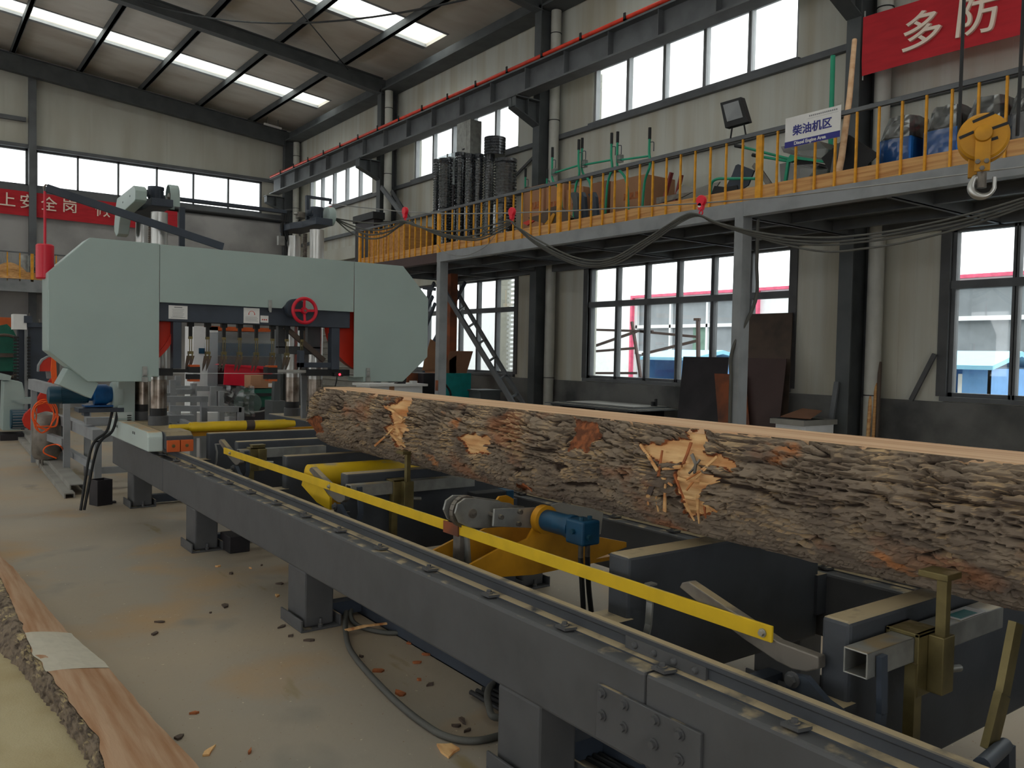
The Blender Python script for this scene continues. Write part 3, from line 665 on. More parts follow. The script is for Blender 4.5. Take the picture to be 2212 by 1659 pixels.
B().prism(gs, 'y', 3.6, 3.612).o('guard_sheet', 'channel', tn)
# other small parts in the bed, between the crossbeams
cyl = T('valve_block', (2.75, 4.25, .5), 'small black valve block with blue end lying in the bed just behind the chain arm', 'valve')
q = A(1080, 1065, y=4.2)
B().box(q.x-.18, q.x+.05, 4.2, 4.3, q.z-.05, q.z+.01).o('block', 'black', cyl, bevel=.006)
B().box(q.x+.05, q.x+.11, 4.2, 4.3, q.z-.05, q.z+.012).o('solenoid', 'blue', cyl, bevel=.006)
cyl.location.z = q.z-.05
for ch in cyl.children: ch.location.z += .5-(q.z-.05)
B().box(q.x-.2, q.x+.15, 4.22, 4.28, .1, q.z-.05).o('block_stand', 'steel_blue', cyl)

# hydraulic hoses lying on the floor inside the bed
def hose(name, pts, r, m, label, cat='hose', group=None):
    o = B().tube(spline(pts, 7), r).o(name, m, None, smooth=True); return tag(o, label, cat, group)
for k in range(6):
    dx = .035*k
    hose('hydraulic_hose', [(2.14+dx, 3.2, .02), (2.16+dx, 2.6, .02), (2.2+dx*.6, 2.0, .025+.012*(k % 2)), (2.26+dx, 1.5, .07), (2.32+dx*.8, 1.0, .03), (2.3+dx, .3, .02)], .011, 'black',
         'black hydraulic hose in the bundle on the floor between the rails', 'hose', 'black hydraulic hoses on the floor in the bed')

B().box(2.10, 2.78, .9, 2.18, .001, .012).o('floor_shade_sheet', 'black', bed)  # added black sheet, stands in for the shade on the floor between the crossbeams
B().box(2.62, 2.78, 1.222, 1.285, .8125, .8145).o('sticker', 'paper', _ls); B().box(2.63, 2.74, 1.228, 1.27, .8146, .8152).o('sticker_print', 'turq', _ls)
# ================================================================ the band sawmill head
sw = T('band_sawmill', (2.72, 8.5, .70), 'big pale green band sawmill head with red handwheel, riding on the rails over the log', 'band saw')
# carriage bases on the two rails
for x0, x1, near in ((1.83, 2.06, True), (3.39, 3.62, False)):
    b = B().prism([(7.52, .72), (9.35, .72), (9.35, .87), (7.6, .87), (7.52, .835)], 'x', x0, x1); cbz = b.o('carriage_base', 'steel_dusty', sw, bevel=.01)
    for k in (0, 1): B().box(x0+.005+k*.112, x0+.110+k*.112, 7.49, 7.52, .703, .803).o('rubber_bumper', 'orange', cbz, bevel=.003)
    for k in (0, 1):
        b = B(); bolt(b, (x0+.055+k*.112, 7.49, .755), (0, -1, 0), .01, .008); b.o('bumper_bolt', 'brass', cbz)
    for y in (7.95, 9.0):
        B().cyl((x0+.085, y, .735), (x0+.15, y, .735), .034, n=24).o('track_wheel', 'iron', cbz, smooth=True)
    for y in (8.3, 8.93):
        xc = (x0+x1)/2+.005
        c = B().lathe([(.0735, .87), (.0735, 2.86)], (xc, y, 0), 'z', 36).o('column', 'chrome', sw, smooth=True)
        B().lathe([(.0745, 1.0), (.0745, 1.30)], (xc, y, 0), 'z', 36).o('oily_foot', 'chrome_worn', c, smooth=True)
        B().lathe([(.076, .96), (.076, 1.03)], (xc, y, 0), 'z', 36).o('wiper_ring', 'black', c, smooth=True)
        B().lathe([(.09, .87), (.09, .955), (.085, .96)], (xc, y, 0), 'z', 36).o('collar', 'steel', c, smooth=True)
    # lifting screw between the columns
    b = B().cyl((xc, 8.62, .9), (xc, 8.62, 2.84), .02, n=12); sc = b.o('lifting_screw', 'iron', sw, smooth=True)
    pr = []
    z = 2.3
    while z < 2.84: pr += [(.02, z), (.027, z+.008), (.02, z+.016)]; z += .018
    B().lathe(pr, (xc, 8.62, 0), 'z', 14).o('screw_thread', 'iron', sc)
# head blocks on the columns
cl = A(327, 426, y=8.2); cr_ = A(374.6, 432, y=8.2); clb = A(327, 443, y=8.2)
zt, zb = cl.z, clb.z
for dx, near in ((0, True), (1.56, False)):
    x0, x1 = cl.x+dx-.0, cr_.x+dx+.0
    if not near:
        x0, x1 = A(682, 469, y=8.2).x, A(719, 474, y=8.2).x
    b = B().prism([(x0, 8.2), (x1, 8.2), (x1, 9.06), (x0-.06, 9.06), (x0-.06, 8.75), (x0, 8.55)], 'z', zb, zt); hb = b.o('head_block', 'steel_blue', sw, bevel=.006)
    xm = (x0+x1)/2
    B().lathe([(.06, zt), (.066, zt+.015), (.066, zt+.09), (.072, zt+.10), (.072, zt+.125), (.02, zt+.135)], (xm-.02, 8.36, 0), 'z', 28).o('gear_housing', 'steel_blue', hb, smooth=True)
    b = B()
    for k in range(10): a = 2*PI*k/10; b.box(xm-.02+.066*math.cos(a)-.004, xm-.02+.066*math.cos(a)+.004, 8.36+.066*math.sin(a)-.004, 8.36+.066*math.sin(a)+.004, zt+.01, zt+.09)
    b.o('housing_fin', 'steel_blue', hb)
    B().cyl((xm-.13, 8.36, zt+.06), (xm-.06, 8.36, zt+.06), .032, n=18).cyl((xm-.09, 8.36, zt+.06), (xm-.07, 8.36, zt+.06), .045, n=18).o('gear_shaft', 'steel_blue', hb, smooth=True)
    if near:
        # L-shaped chain guard on the left
        xg = x0-.16
        pts = flat(crop([(250, 540), (640, 228), (672, 262), (690, 340), (684, 560), (660, 610), (400, 850), (325, 980), (300, 1150), (272, 1380), (228, 1446), (185, 1330), (180, 1200), (205, 880), (225, 700)], 230, 380, .09043), x=xg)
        g = B().prism(pts, 'x', xg, xg+.10).o('chain_guard', 'mint', sw, bevel=.006)
        for u, v in ((560, 482), (390, 632)):
            q = A(*crop([(u, v)], 230, 380, .09043)[0], x=xg); B().box(xg-.001, xg+.004, q.y-.012, q.y+.012, q.z-.008, q.z+.008).o('guard_slot', 'black', g)
        # half-round belt guard on the right of the motor
        q = A(365, 432, y=8.36); r_ = .1; rim = [(q.y+r_*math.cos(a), q.z+.02+r_*1.25*math.sin(a)) for a in [PI*k/14 for k in range(15)]]
        g = B().prism(rim + [(8.36-r_, q.z-.07), (8.36-r_+.008, q.z-.07)] + [(q.y+(r_-.008)*math.cos(a), q.z+.02+(r_-.008)*1.25*math.sin(a)) for a in [PI*(14-k)/14 for k in range(15)]] + [(8.36+r_-.008, q.z-.07), (8.36+r_, q.z-.07)], 'x', q.x-.01, q.x+.075).o('belt_guard', 'mint', sw, smooth=True)
        B().prism(rim, 'x', q.x+.065, q.x+.075).o('guard_cheek', 'mint', g)
        B().cyl((q.x-.005, 8.36, q.z+.01), (q.x+.06, 8.36, q.z+.01), .055, n=24).cyl((q.x-.02, 8.36, q.z+.01), (q.x, 8.36, q.z+.01), .02, n=12).o('pulley', 'iron', g, smooth=True)
    else:
        g = B()
        B().lathe([(.02, 0), (.095, 0), (.1, .01), (.1, .07), (.06, .07)], (xm+.09, 8.36, zt+.05), 'x', 28).o('belt_guard', 'mint', hb, smooth=True)
        # gooseneck bracket for the cables
        pa, pb_, pc, pd = A(664, 475, y=8.5), A(664, 425, y=8.5), A(714, 432, y=8.5), A(712.5, 441, y=8.5)
        b = B().bar(pa, pb_ + Vector((0, 0, .012)), .035, .04).bar(pb_ - Vector((.015, 0, 0)), pc + Vector((.01, 0, 0)), .03, .028).bar(pc, pd, .02, .02); b.o('cable_gooseneck', 'steel_blue', sw)
        GOOSE = pd
        B().box(x0-.1, x0-.03, 8.4, 8.5, zt+.01, zt+.07).o('limit_switch', 'iron', hb, bevel=.004)
        B().cyl((x0-.14, 8.45, zt+.05), (x0-.06, 8.45, zt+.05), .014, n=12).o('grease_tube', 'chrome', hb, smooth=True)
# cross tie and torque shaft between the two masts
z_ = A(470, 440, y=8.75).z
B().box(2.05, 3.35, 8.73, 8.79, z_-.018, z_+.018).o('cross_tie', 'steel_blue', sw, bevel=.004)
z_ = A(500, 466, y=8.95).z
B().cyl((2.05, 8.95, z_), (3.45, 8.95, z_), .021, n=16).o('torque_shaft', 'black', sw, smooth=True)
b = B(); q = A(393, 448, y=8.45); b.box(q.x-.025, q.x+.025, 8.43, 8.47, 2.2, q.z).o('upright', 'steel_blue', sw) if False else b.box(q.x-.025, q.x+.025, 8.43, 8.47, 2.2, q.z)
b.o('upright', 'steel_blue', sw)
# cable bundle dropping behind the right mast
for k, (u0, u1) in enumerate(((618, 640), (622, 632), (612, 622))):
    p, q, r__ = A(u0, 462, y=8.95), A(u0-2, 505, y=8.95), A(u1, 552, y=8.95)
    B().tube(spline([A(630, 455, y=8.95), p, q, r__]), .02).o('cable', 'black', sw, smooth=True)
p = A(608, 520, y=8.95); B().box(p.x-.04, p.x+.03, 8.93, 8.98, p.z-.05, p.z+.05).o('junction_box', 'galv', sw)
p = A(608, 508, y=8.95); B().cyl(p, p+Vector((0, 0, .07)), .01, n=8).o('cable_gland', 'blue', sw)
# boom with the red counterweight
p0, p1 = A(100, 406, y=8.12), A(482, 533, y=8.12)
bm_ = B().bar(p0, p1, .03, .07).o('boom', 'steel_blue', sw, bevel=.004)
hk = A(96, 413, y=8.12)
b = B().tube([(hk.x+.03, 8.12, hk.z+.05), (hk.x+.01, 8.12, hk.z+.055), (hk.x-.005, 8.12, hk.z+.03), (hk.x, 8.12, hk.z)], .008); b.o('boom_hook', 'iron', bm_, smooth=True)
wt, wb = A(97, 528, y=8.12), A(97, 603, y=8.12)
b = B().cyl((wt.x, 8.12, wt.z), (wt.x, 8.12, hk.z), .011, n=12); rd = b.o('weight_rod', 'red_cast', sw, smooth=True)
B().lathe([(.06, wb.z), (.07, wb.z+.01), (.07, wt.z-.01), (.06, wt.z)], (wt.x, 8.12, 0), 'z', 28).o('counterweight', 'red_cast', rd, smooth=True)

# wheel covers, centre cover
YFc = 7.9
octL = [(1.285, 1.297), (1.795, 1.297), (1.795, 1.340), (1.86, 1.340), (1.86, 2.522), (1.30, 2.522), (.988, 2.205), (.988, 1.557)]
octR = [(4.335, 1.29), (3.87, 1.29), (3.87, 1.336), (3.76, 1.336), (3.755, 2.518), (4.318, 2.518), (4.632, 2.19), (4.632, 1.557)]
def ring_box(poly, y0, y1, th=.006):   # sheet metal sides of a cover, open at the back
    b = B(); n = len(poly)
    for i in range(n):
        p, q = Vector((poly[i][0], 0, poly[i][1])), Vector((poly[(i+1) % n][0], 0, poly[(i+1) % n][1]))
        if abs(p.x-q.x) < .01 and abs(p.z-q.z) > .8: 
            if .99 < p.x < 4.6: continue
        b.bar((p.x, (y0+y1)/2, p.z), (q.x, (y0+y1)/2, q.z), y1-y0, th, up=(-(q-p).z, 0, (q-p).x))
    return b
for poly, side in ((octL, 0), (octR, 1)):
    c = B().prism(poly, 'y', YFc, YFc+.012).o('wheel_cover', 'mint', sw, bevel=.003)
    ring_box(poly, YFc+.012, 8.27).o('cover_side', 'mint', c)
    xl = 1.795 if side == 0 else 3.87
    xa = xl-.075 if side == 0 else xl+.03
    lt = B().box(xa, xa+.04, YFc-.012, YFc, 1.34, 1.43).box(xa+.005, xa+.035, YFc-.022, YFc-.012, 1.35, 1.40).box(xa-.005, xa+.045, YFc-.014, YFc, 1.29, 1.335).o('latch', 'galv', c, bevel=.003)
    for z in (1.66, 2.12):
        xh = .995 if side == 0 else 4.6
        B().cyl((xh-.004, YFc+.01, z-.06), (xh-.004, YFc+.01, z+.06), .01, n=10).o('hinge', 'mint', c, smooth=True)
mc = B().prism([(1.864, 2.005), (2.99, 2.005), (3.03, 2.05), (3.08, 2.085), (3.14, 2.085), (3.19, 2.05), (3.22, 2.005), (3.75, 2.005), (3.75, 2.520), (1.864, 2.520)], 'y', YFc+.002, YFc+.016).o('centre_cover', 'mint', sw, bevel=.002)
B().box(1.87, 3.75, YFc+.016, 8.27, 2.51, 2.518).o('cover_top', 'mint', mc)
for xx, zz in ((2.87, 2.03),):
    B().box(xx-.016, xx+.016, YFc-.012, YFc+.002, zz-.055, zz+.05).box(xx-.01, xx+.01, YFc-.022, YFc-.01, zz-.07, zz-.02).o('latch', 'galv', mc, bevel=.003)
# sawdust chute under the left cover
ch = flat([(147, 796), (213, 828), (197, 861), (127, 831)], y=7.96)
B().prism(ch, 'y', 7.96, 8.25).o('sawdust_chute', 'mint', sw, bevel=.004)
# main beam with posts
bmx = B().box(1.85, 3.73, 7.94, 8.12, 1.838, 2.02).o('main_beam', 'steel_blue', sw, bevel=.006)
for x0, x1 in ((1.992, 2.066), (3.535, 3.622)):
    B().box(x0, x1, 7.95, 8.05, 1.41, 1.838).o('hanging_post', 'steel_blue', sw, bevel=.004)
B().box(3.2, 3.54, 7.96, 8.04, 1.43, 1.48).box(3.2, 3.25, 7.96, 8.04, 1.43, 1.6).o('guide_frame', 'steel_blue', sw, bevel=.004)
B().bar((3.08, 8.06, 1.83), (3.5, 8.06, 1.5), .03, .05).o('diagonal_brace', 'plate_brown', sw)
# name plates
for x0, x1, z0, z1, big in ((1.948, 2.112, 1.862, 1.984, 1), (2.628, 2.78, 1.85, 1.995, 2), (2.79, 2.868, 1.862, 1.928, 3)):
    pl = B().box(x0, x1, 7.932, 7.94, z0, z1).o('name_plate', 'paper', bmx)
    for (a, c) in ((x0+.006, z0+.006), (x1-.006, z0+.006), (x0+.006, z1-.006), (x1-.006, z1-.006)):
        pass
    b = B(); xm = (x0+x1)/2; hh = z1-z0
    if big == 1:
        b.box(xm-.035, xm+.035, 7.930, 7.932, z1-.02, z1-.012)
        for k in range(6): b.box(x0+.03+.004*(k % 2), x1-.03-.006*(k % 3), 7.930, 7.932, z1-.036-k*.013, z1-.033-k*.013)
        b.box(x0+.02, x1-.02, 7.930, 7.932, z0+.012, z0+.015)
        b.o('plate_print', 'grey', pl)
    elif big == 2:
        for k in range(4): b.box(x0+.015, x1-.015-.01*(k % 2), 7.930, 7.932, z0+.02+k*.012, z0+.023+k*.012)
        b.o('plate_print', 'grey', pl)
        B().tube([(xm+.028*math.cos(a), 7.931, z0+.088+.028*math.sin(a)) for a in [PI*k/12 for k in range(13)]], .0022, 6).o('arrow_arc', 'red', pl)
        b = B()
        for s in (-1, 1): b.prism([(xm+s*.028-.006, z0+.09), (xm+s*.028+.006, z0+.09), (xm+s*.028, z0+.078)], 'y', 7.929, 7.932)
        b.o('arrow_head', 'red', pl)
    else:
        for k in range(3):
            B().cyl((x0+.02+k*.019, 7.932, (z0+z1)/2-.006), (x0+.02+k*.019, 7.930, (z0+z1)/2-.006), .0065, n=10).o('plate_print', 'red', pl)
# red handwheel
hc = A(658, 671, y=7.78); hr = .118
hw = B().torus((hc.x, 7.78, hc.z), hr, .017, 'y', 40, 12).o('handwheel', 'red_cast', sw, smooth=True)
for k in range(4):
    a = R(92+90*k); B().bar((hc.x+.03*math.cos(a), 7.79, hc.z+.03*math.sin(a)), (hc.x+.11*math.cos(a), 7.78, hc.z+.11*math.sin(a)), .026, .014, up=(0, 1, 0)).o('spoke', 'red_cast', hw, bevel=.004)
B().lathe([(.028, -.02), (.034, 0), (.034, .02), (.028, .03)], (hc.x, 7.785, hc.z), 'y', 20).o('hub', 'red_cast', hw, smooth=True)
B().cyl((hc.x, 7.76, hc.z), (hc.x, 7.94, hc.z), .012, n=12).o('spindle', 'iron', hw, smooth=True)
B().lathe([(.09, 0), (.095, .01), (.095, .10), (.09, .11)], (hc.x-.06, 7.83, hc.z+.02), 'y', 28).o('spindle_flange', 'steel_blue', hw, smooth=True)
# band wheels, blade, guides
for xc in (1.525, 4.06):
    wh = B().lathe([(.06, -.05), (.06, -.035), (.50, -.02), (.50, -.045), (.54, -.045), (.54, .045), (.50, .045), (.50, .02), (.06, .035), (.06, .05)], (xc, 8.07, 1.905), 'y', 64).o('band_wheel', 'red', sw, smooth=True)
B().box(1.53, 4.06, 8.02, 8.12, 1.3645, 1.366).o('saw_blade', 'chrome', sw)
for k, x0_, x1_, ang in ((0, 1.62, 2.20, 0), (1, 2.95, 3.5, 0)):
    B().box(x0_, x1_, 7.99, 8.02, 1.375, 1.405).o('guide_arm', 'black' if k == 0 else 'chrome', sw, bevel=.003)
    xg = 2.19 if k == 0 else 2.93
    gb = B().box(xg-.05, xg+.05, 7.97, 8.10, 1.372, 1.43).box(xg-.05, xg+.05, 7.97, 8.10, 1.31, 1.358).o('blade_guide', 'black', sw, bevel=.004)
    for z in (1.435, 1.30): B().box(xg-.045, xg+.045, 7.965, 8.06, z-.008, z+.012).o('guide_pad', 'orange', gb, bevel=.002)
B().box(1.60, 2.0, 7.98, 8.12, 1.345, 1.41).o('blade_shroud', 'black', sw); B().box(3.28, 3.75, 7.98, 8.12, 1.345, 1.41).o('blade_shroud', 'black', sw)
q = A(734, 809, y=7.93); lz = B().box(q.x-.06, q.x+.04, 7.93, 8.0, q.z-.02, q.z+.02).o('laser_lamp', 'black', sw, bevel=.004)
B().lathe([(.0, -.008), (.009, -.004), (.011, 0)], (q.x, 7.93, q.z), 'y', 14).o('lens', 'led', lz, smooth=True)
B().tube(spline([(q.x-.02, 7.95, q.z-.02), (q.x-.025, 7.96, q.z-.08), (q.x-.04, 8.0, q.z-.16), (q.x-.12, 8.1, q.z-.22)]), .006).o('lamp_wire', 'black', sw, smooth=True)
# eight scraper fingers under the beam
finger = None
for i, u in enumerate((411, 448, 483, 517, 553, 588, 619, 650.5)):
    x = A(u, 740, y=8.05).x
    if finger is None:
        x0 = x; f = B().box(x-.014, x+.014, 8.03, 8.06, 1.70, 1.84).box(x-.026, x+.026, 8.02, 8.07, 1.80, 1.838).o('scraper_finger', 'black', sw)
        br = B().box(x-.016, x+.016, 8.025, 8.065, 1.685, 1.71).box(x-.022, x+.022, 8.02, 8.065, 1.545, 1.572).box(x-.013, x-.006, 8.03, 8.04, 1.57, 1.69).box(x+.006, x+.013, 8.03, 8.04, 1.57, 1.69).box(x-.021, x-.013, 8.03, 8.06, 1.50, 1.55).box(x+.013, x+.021, 8.03, 8.06, 1.50, 1.55).o('spring_holder', 'brass', f, bevel=.002)
        for s in (-.016, .018): B().prism([(x+s-.018, 1.53), (x+s+.018, 1.53), (x+s+.0, 1.46), (x+s-.032, 1.385), (x+s-.03, 1.45)], 'y', 8.035, 8.043).o('blade_finger', 'plate_brown', f)
        finger = f
    else:
        c = dup(finger, parent=sw); c.location.x += x-x0
# lifting carriage plate around the right columns
B().box(3.05, 3.12, 8.15, 8.22, 1.62, 1.85).box(3.36, 3.5, 8.15, 8.22, 1.62, 1.85).box(3.05, 3.5, 8.15, 8.22, 1.56, 1.64).box(3.05, 3.5, 8.15, 8.22, 1.84, 1.86).o('lift_plate', 'steel', sw, bevel=.004)
B().prism([(3.42, .88), (3.40, 1.6), (3.48, 1.6), (3.46, .88)], 'y', 8.42, 8.46).o('scale_bar', 'grey', sw)
# mint chain guard beside the near carriage base
gx0, gx1 = 1.70, 1.828
pr = [(7.60, .695), (9.15, .695), (9.15, .86), (8.9, .90), (7.68, .865)]
pr = [(7.60+.0, .70)] + [(9.2, .70), (9.2, .88), (7.66, .872)] + [(7.66-.06*math.sin(a), .81+.062*math.cos(a)) for a in [PI/2*k/6 for k in range(1, 7)]]
g = B().prism(pr, 'x', gx0, gx1).o('drive_guard', 'mint_dusty', sw, bevel=.012)
g2 = B().box(gx0, gx1+.03, 8.83, 9.0, .86, 1.5).o('drive_guard', 'mint', sw, bevel=.01)
g3 = B().lathe([(.02, -.08), (.09, -.08), (.095, -.07), (.095, .06), (.02, .06)], (1.775, 8.92, .93), 'x', 24).o('guard_boss', 'mint_dusty', g2, smooth=True)
for (y, z) in ((8.1, .82), (8.16, .82), (8.85, .82), (8.9, .82)): B().box(gx0-.002, gx0+.004, y-.01, y+.01, z-.012, z+.012).o('guard_slot', 'black', g)
for z in (1.18, 1.27): B().box(gx0-.002, gx0+.004, 8.88, 8.9, z-.012, z+.012).o('guard_slot', 'black', g2)
# drive motor on its bracket at the left
mz = A(150, 853, y=8.95).z; mx0 = A(102, 853, y=8.95).x; mx1 = A(190, 858, y=8.95).x
mt = B().lathe([(.05, mx0), (.078, mx0+.01), (.085, mx0+.03), (.085, mx0+.11), (.08, mx0+.115), (.08, mx1)], (0, 8.95, mz), 'x', 32).o('drive_motor', 'teal', sw, smooth=True)
b = B()
for k in range(26): a = 2*PI*k/26; b.box(mx0+.12, mx1-.02, 8.95+.082*math.cos(a)-.0025, 8.95+.082*math.cos(a)+.0025, mz+.082*math.sin(a)-.0025, mz+.082*math.sin(a)+.0025)
b.o('cooling_fins', 'teal', mt)
gx = A(243, 858, y=8.95).x
B().lathe([(.05, mx1-.02), (.06, mx1), (.06, mx1+.04), (.10, mx1+.05), (.10, mx1+.16), (.085, mx1+.18), (.07, gx), (.05, gx+.05)], (0, 8.95, mz), 'x', 32).o('gearbox', 'blue_bright', sw, smooth=True)
B().box(mx1-.04, gx+.02, 8.86, 9.04, mz-.115, mz-.10).o('gearbox_foot', 'blue_bright', sw)
B().box(mx1-.1, gx+.08, 8.82, 9.08, mz-.165, mz-.125).box(mx1-.05, mx1+.0, 8.85, 9.0, mz-.20, mz-.165).o('motor_bracket', 'steel_blue', sw, bevel=.003)
B().lathe([(.02, gx-.01), (.14, gx-.01), (.145, gx+.0), (.145, gx+.07), (.02, gx+.07)], (0, 8.95, mz-.02), 'x', 28).o('sprocket_guard', 'mint', sw, smooth=True)
for k in range(2):
    B().tube(spline([(gx-.02+k*.05, 8.85, mz-.16), (gx-.08+k*.05, 8.8, mz-.35), (gx-.22+k*.05, 8.75, mz-.5), (gx-.32+k*.03, 8.7, .05)]), .013).o('motor_cable', 'black', sw, smooth=True)
b = B()
for k in range(10): b.torus((gx+.12, 8.78, mz-.2-k*.022), .016, .005, 'z', 12, 6)
b.o('coil_cord', 'black', sw, smooth=True)
# hold-down roller on the front of the carriage
r1 = B().lathe([(.02, 1.96), (.03, 1.97), (.03, 2.13), (.04, 2.14), (.046, 2.15), (.046, 3.05), (.04, 3.06), (.03, 3.15)], (0, 7.95, .872), 'x', 24).o('front_roller', 'yellow', sw, smooth=True)
B().cyl((2.66, 7.95, .872), (2.74, 7.95, .872), .0468, n=24).o('worn_band', 'plate_brown', r1, smooth=True)
B().box(2.06, 3.39, 7.99, 8.03, .78, .83).o('front_tie', 'yellow_dark', sw)
# ================================================================ the log
LX, LZ, LR, ZCUT = 2.703, 1.135, .250, 1.324
YL0, YL1 = -1.5, 6.07
def proj(p):
    d = Vector(p)-EYE; z = d.dot(_f); return (FPX*d.dot(_r)/z+1106, FPX*d.dot(_d)/z+829.5) if z > .05 else (1e9, 1e9)
def cylhit(u, v, rad=LR):
    d = ray(u, v); dx, dz = d.x, d.z; ox, oz = EYE.x-LX, EYE.z-LZ
    a = dx*dx+dz*dz; b_ = ox*dx+oz*dz; c = ox*ox+oz*oz-rad*rad; D = max(0, b_*b_-a*c)
    return EYE + d*((-b_-math.sqrt(D))/a)
def inside(u, v, poly):
    r = False; j = len(poly)-1
    for i in range(len(poly)):
        a, b_ = poly[i], poly[j]
        if (a[1] > v) != (b_[1] > v) and u < (b_[0]-a[0])*(v-a[1])/(b_[1]-a[1])+a[0]: r = not r
        j = i
    return r
def to_ya(poly):   # outline on the photo -> (along the log, angle round it)
    out = []
    for u, v in poly:
        p = cylhit(u, v); out.append((p.y, math.atan2(p.z-LZ, p.x-LX) % (2*PI)))
    return out
c9 = lambda pts: crop(pts, 1340, 900, .14465)
cF = lambda pts: crop(pts, 640, 820, .12054)
BARE = [to_ya(q) for q in (
    c9([(280, 410), (420, 390), (640, 420), (720, 360), (1050, 350), (1040, 480), (980, 690), (620, 690), (420, 560)]),
    c9([(1180, 560), (1420, 590), (1640, 640), (1620, 800), (1280, 750), (1180, 700)]),
    c9([(980, 190), (1300, 180), (1320, 380), (1240, 420), (1180, 600), (1180, 760), (1250, 850), (1470, 970), (1330, 1060), (1200, 1180), (1290, 1300), (1420, 1420), (1240, 1500), (1050, 1480), (940, 1300), (860, 1160), (840, 960), (820, 820), (960, 660), (1060, 480)]),
    cF([(1560, 480), (1760, 430), (1960, 300), (2100, 290), (2060, 480), (1980, 620), (1940, 780), (2000, 900), (1900, 1000), (1960, 1200), (1820, 1200), (1700, 1000), (1560, 880), (1760, 800), (1720, 560)]), [(985, 940), (1055, 938), (1062, 955), (1040, 962), (1064, 980), (1010, 978), (1002, 960)])]
REDP = [to_ya(q) for q in ([(1236, 905), (1290, 908), (1300, 940), (1270, 975), (1225, 972), (1240, 935)], [(1120, 1042), (1150, 1045), (1146, 1062), (1126, 1060)],
    [(660, 905), (690, 898), (700, 925), (680, 940), (664, 930)])]
TH0 = math.asin((ZCUT-LZ)/LR)   # angle of the cut edge
NA, NY = 190, 760
def smooth(t): t = max(0, min(1, t)); return t*t*(3-2*t)
vs, att, bare = [], [], []
a0, a1 = PI-TH0, 2*PI+TH0
ysamp = [YL0 + (YL1-YL0)*(j/NY)**1.35 for j in range(NY+1)]
for j, y in enumerate(ysamp):
    for i in range(NA+1):
        t = i/NA; t = t**1.25          # finer on the side that faces the walkway
        a = a0+(a1-a0)*t
        s = a*LR
        wq = noise.noise_vector((y*3.0, s*5, 1.7))
        jg = .16*noise.noise((y*36, s*30, 6)); f1 = noise.noise((y*2.4+wq.x*.3, s*23+wq.y*.8+jg, 0)); f3 = noise.noise((y*4.0+wq.y*.4, s*34+wq.x*.8+jg, 11))
        h = min(smooth((abs(f1)-.012)/.085), .22+.78*smooth((abs(f3)-.01)/.07))
        q2 = Vector((y*11+wq.y*1.2, s*40+wq.x*1.2+jg, 4)); d2, _ = noise.voronoi(q2); h2 = smooth((d2[1]-d2[0])/.16)
        n1 = noise.fractal((y*2, s*3, 0), 1, 2, 4); n2 = noise.noise((y*30, s*60, 3))
        hh = .68*h+.32*h*h2
        am = a % (2*PI)
        ju = .016*noise.noise((y*22, s*22, 9)); jv = .05*noise.noise((y*26, s*18, 2))
        ju += .03*noise.noise((y*9, s*8, 12)); jv += .07*noise.noise((y*9, s*8, 15))
        bv = 0
        for p in BARE:
            if inside(y+ju, am+jv, p): bv = 1; break
        rv = 0
        for p in REDP:
            if inside(y+ju*1.4, am+jv*1.6, p): rv = 1; break
        disp = -.012+.027*hh+.007*n1+.0025*n2
        if bv: disp = -.012+.006*noise.noise((y*8, s*70, 1))+.003*n2
        if rv: disp = -.004+.006*noise.noise((y*40, s*40, 1))
        # rounded, frayed far end
        e = (YL1-y)/.20; lump = .05*noise.noise((a*2.2, y*2, 8))
        r_ = LR+disp
        if e < 1: r_ *= math.sqrt(max(0, 1-(1-e)**2*.75))*(1+.0) ; r_ += lump*(1-e)
        x = LX+r_*math.cos(a); z = LZ+r_*math.sin(a)
        if i in (0, NA): z = ZCUT-.001
        z = min(z, ZCUT-.001)
        yy = y + (1-min(1, max(0, e)))*.06*noise.noise((a*3, 2, 6)) if e < 1 else y
        vs.append((x, yy, z)); att.append(hh*(1-bv)); bare.append(bv + .5*rv)
fs = [(j*(NA+1)+i, j*(NA+1)+i+1, (j+1)*(NA+1)+i+1, (j+1)*(NA+1)+i) for j in range(NY) for i in range(NA)]
fs.append(tuple(range(NY*(NA+1), (NY+1)*(NA+1))))
log = T('log', (LX, 2.3, .862), 'thick brown barked pine log with one flat sawn top, lying on the saw bed', 'log')
bb = B(); bb.v, bb.f = vs, fs
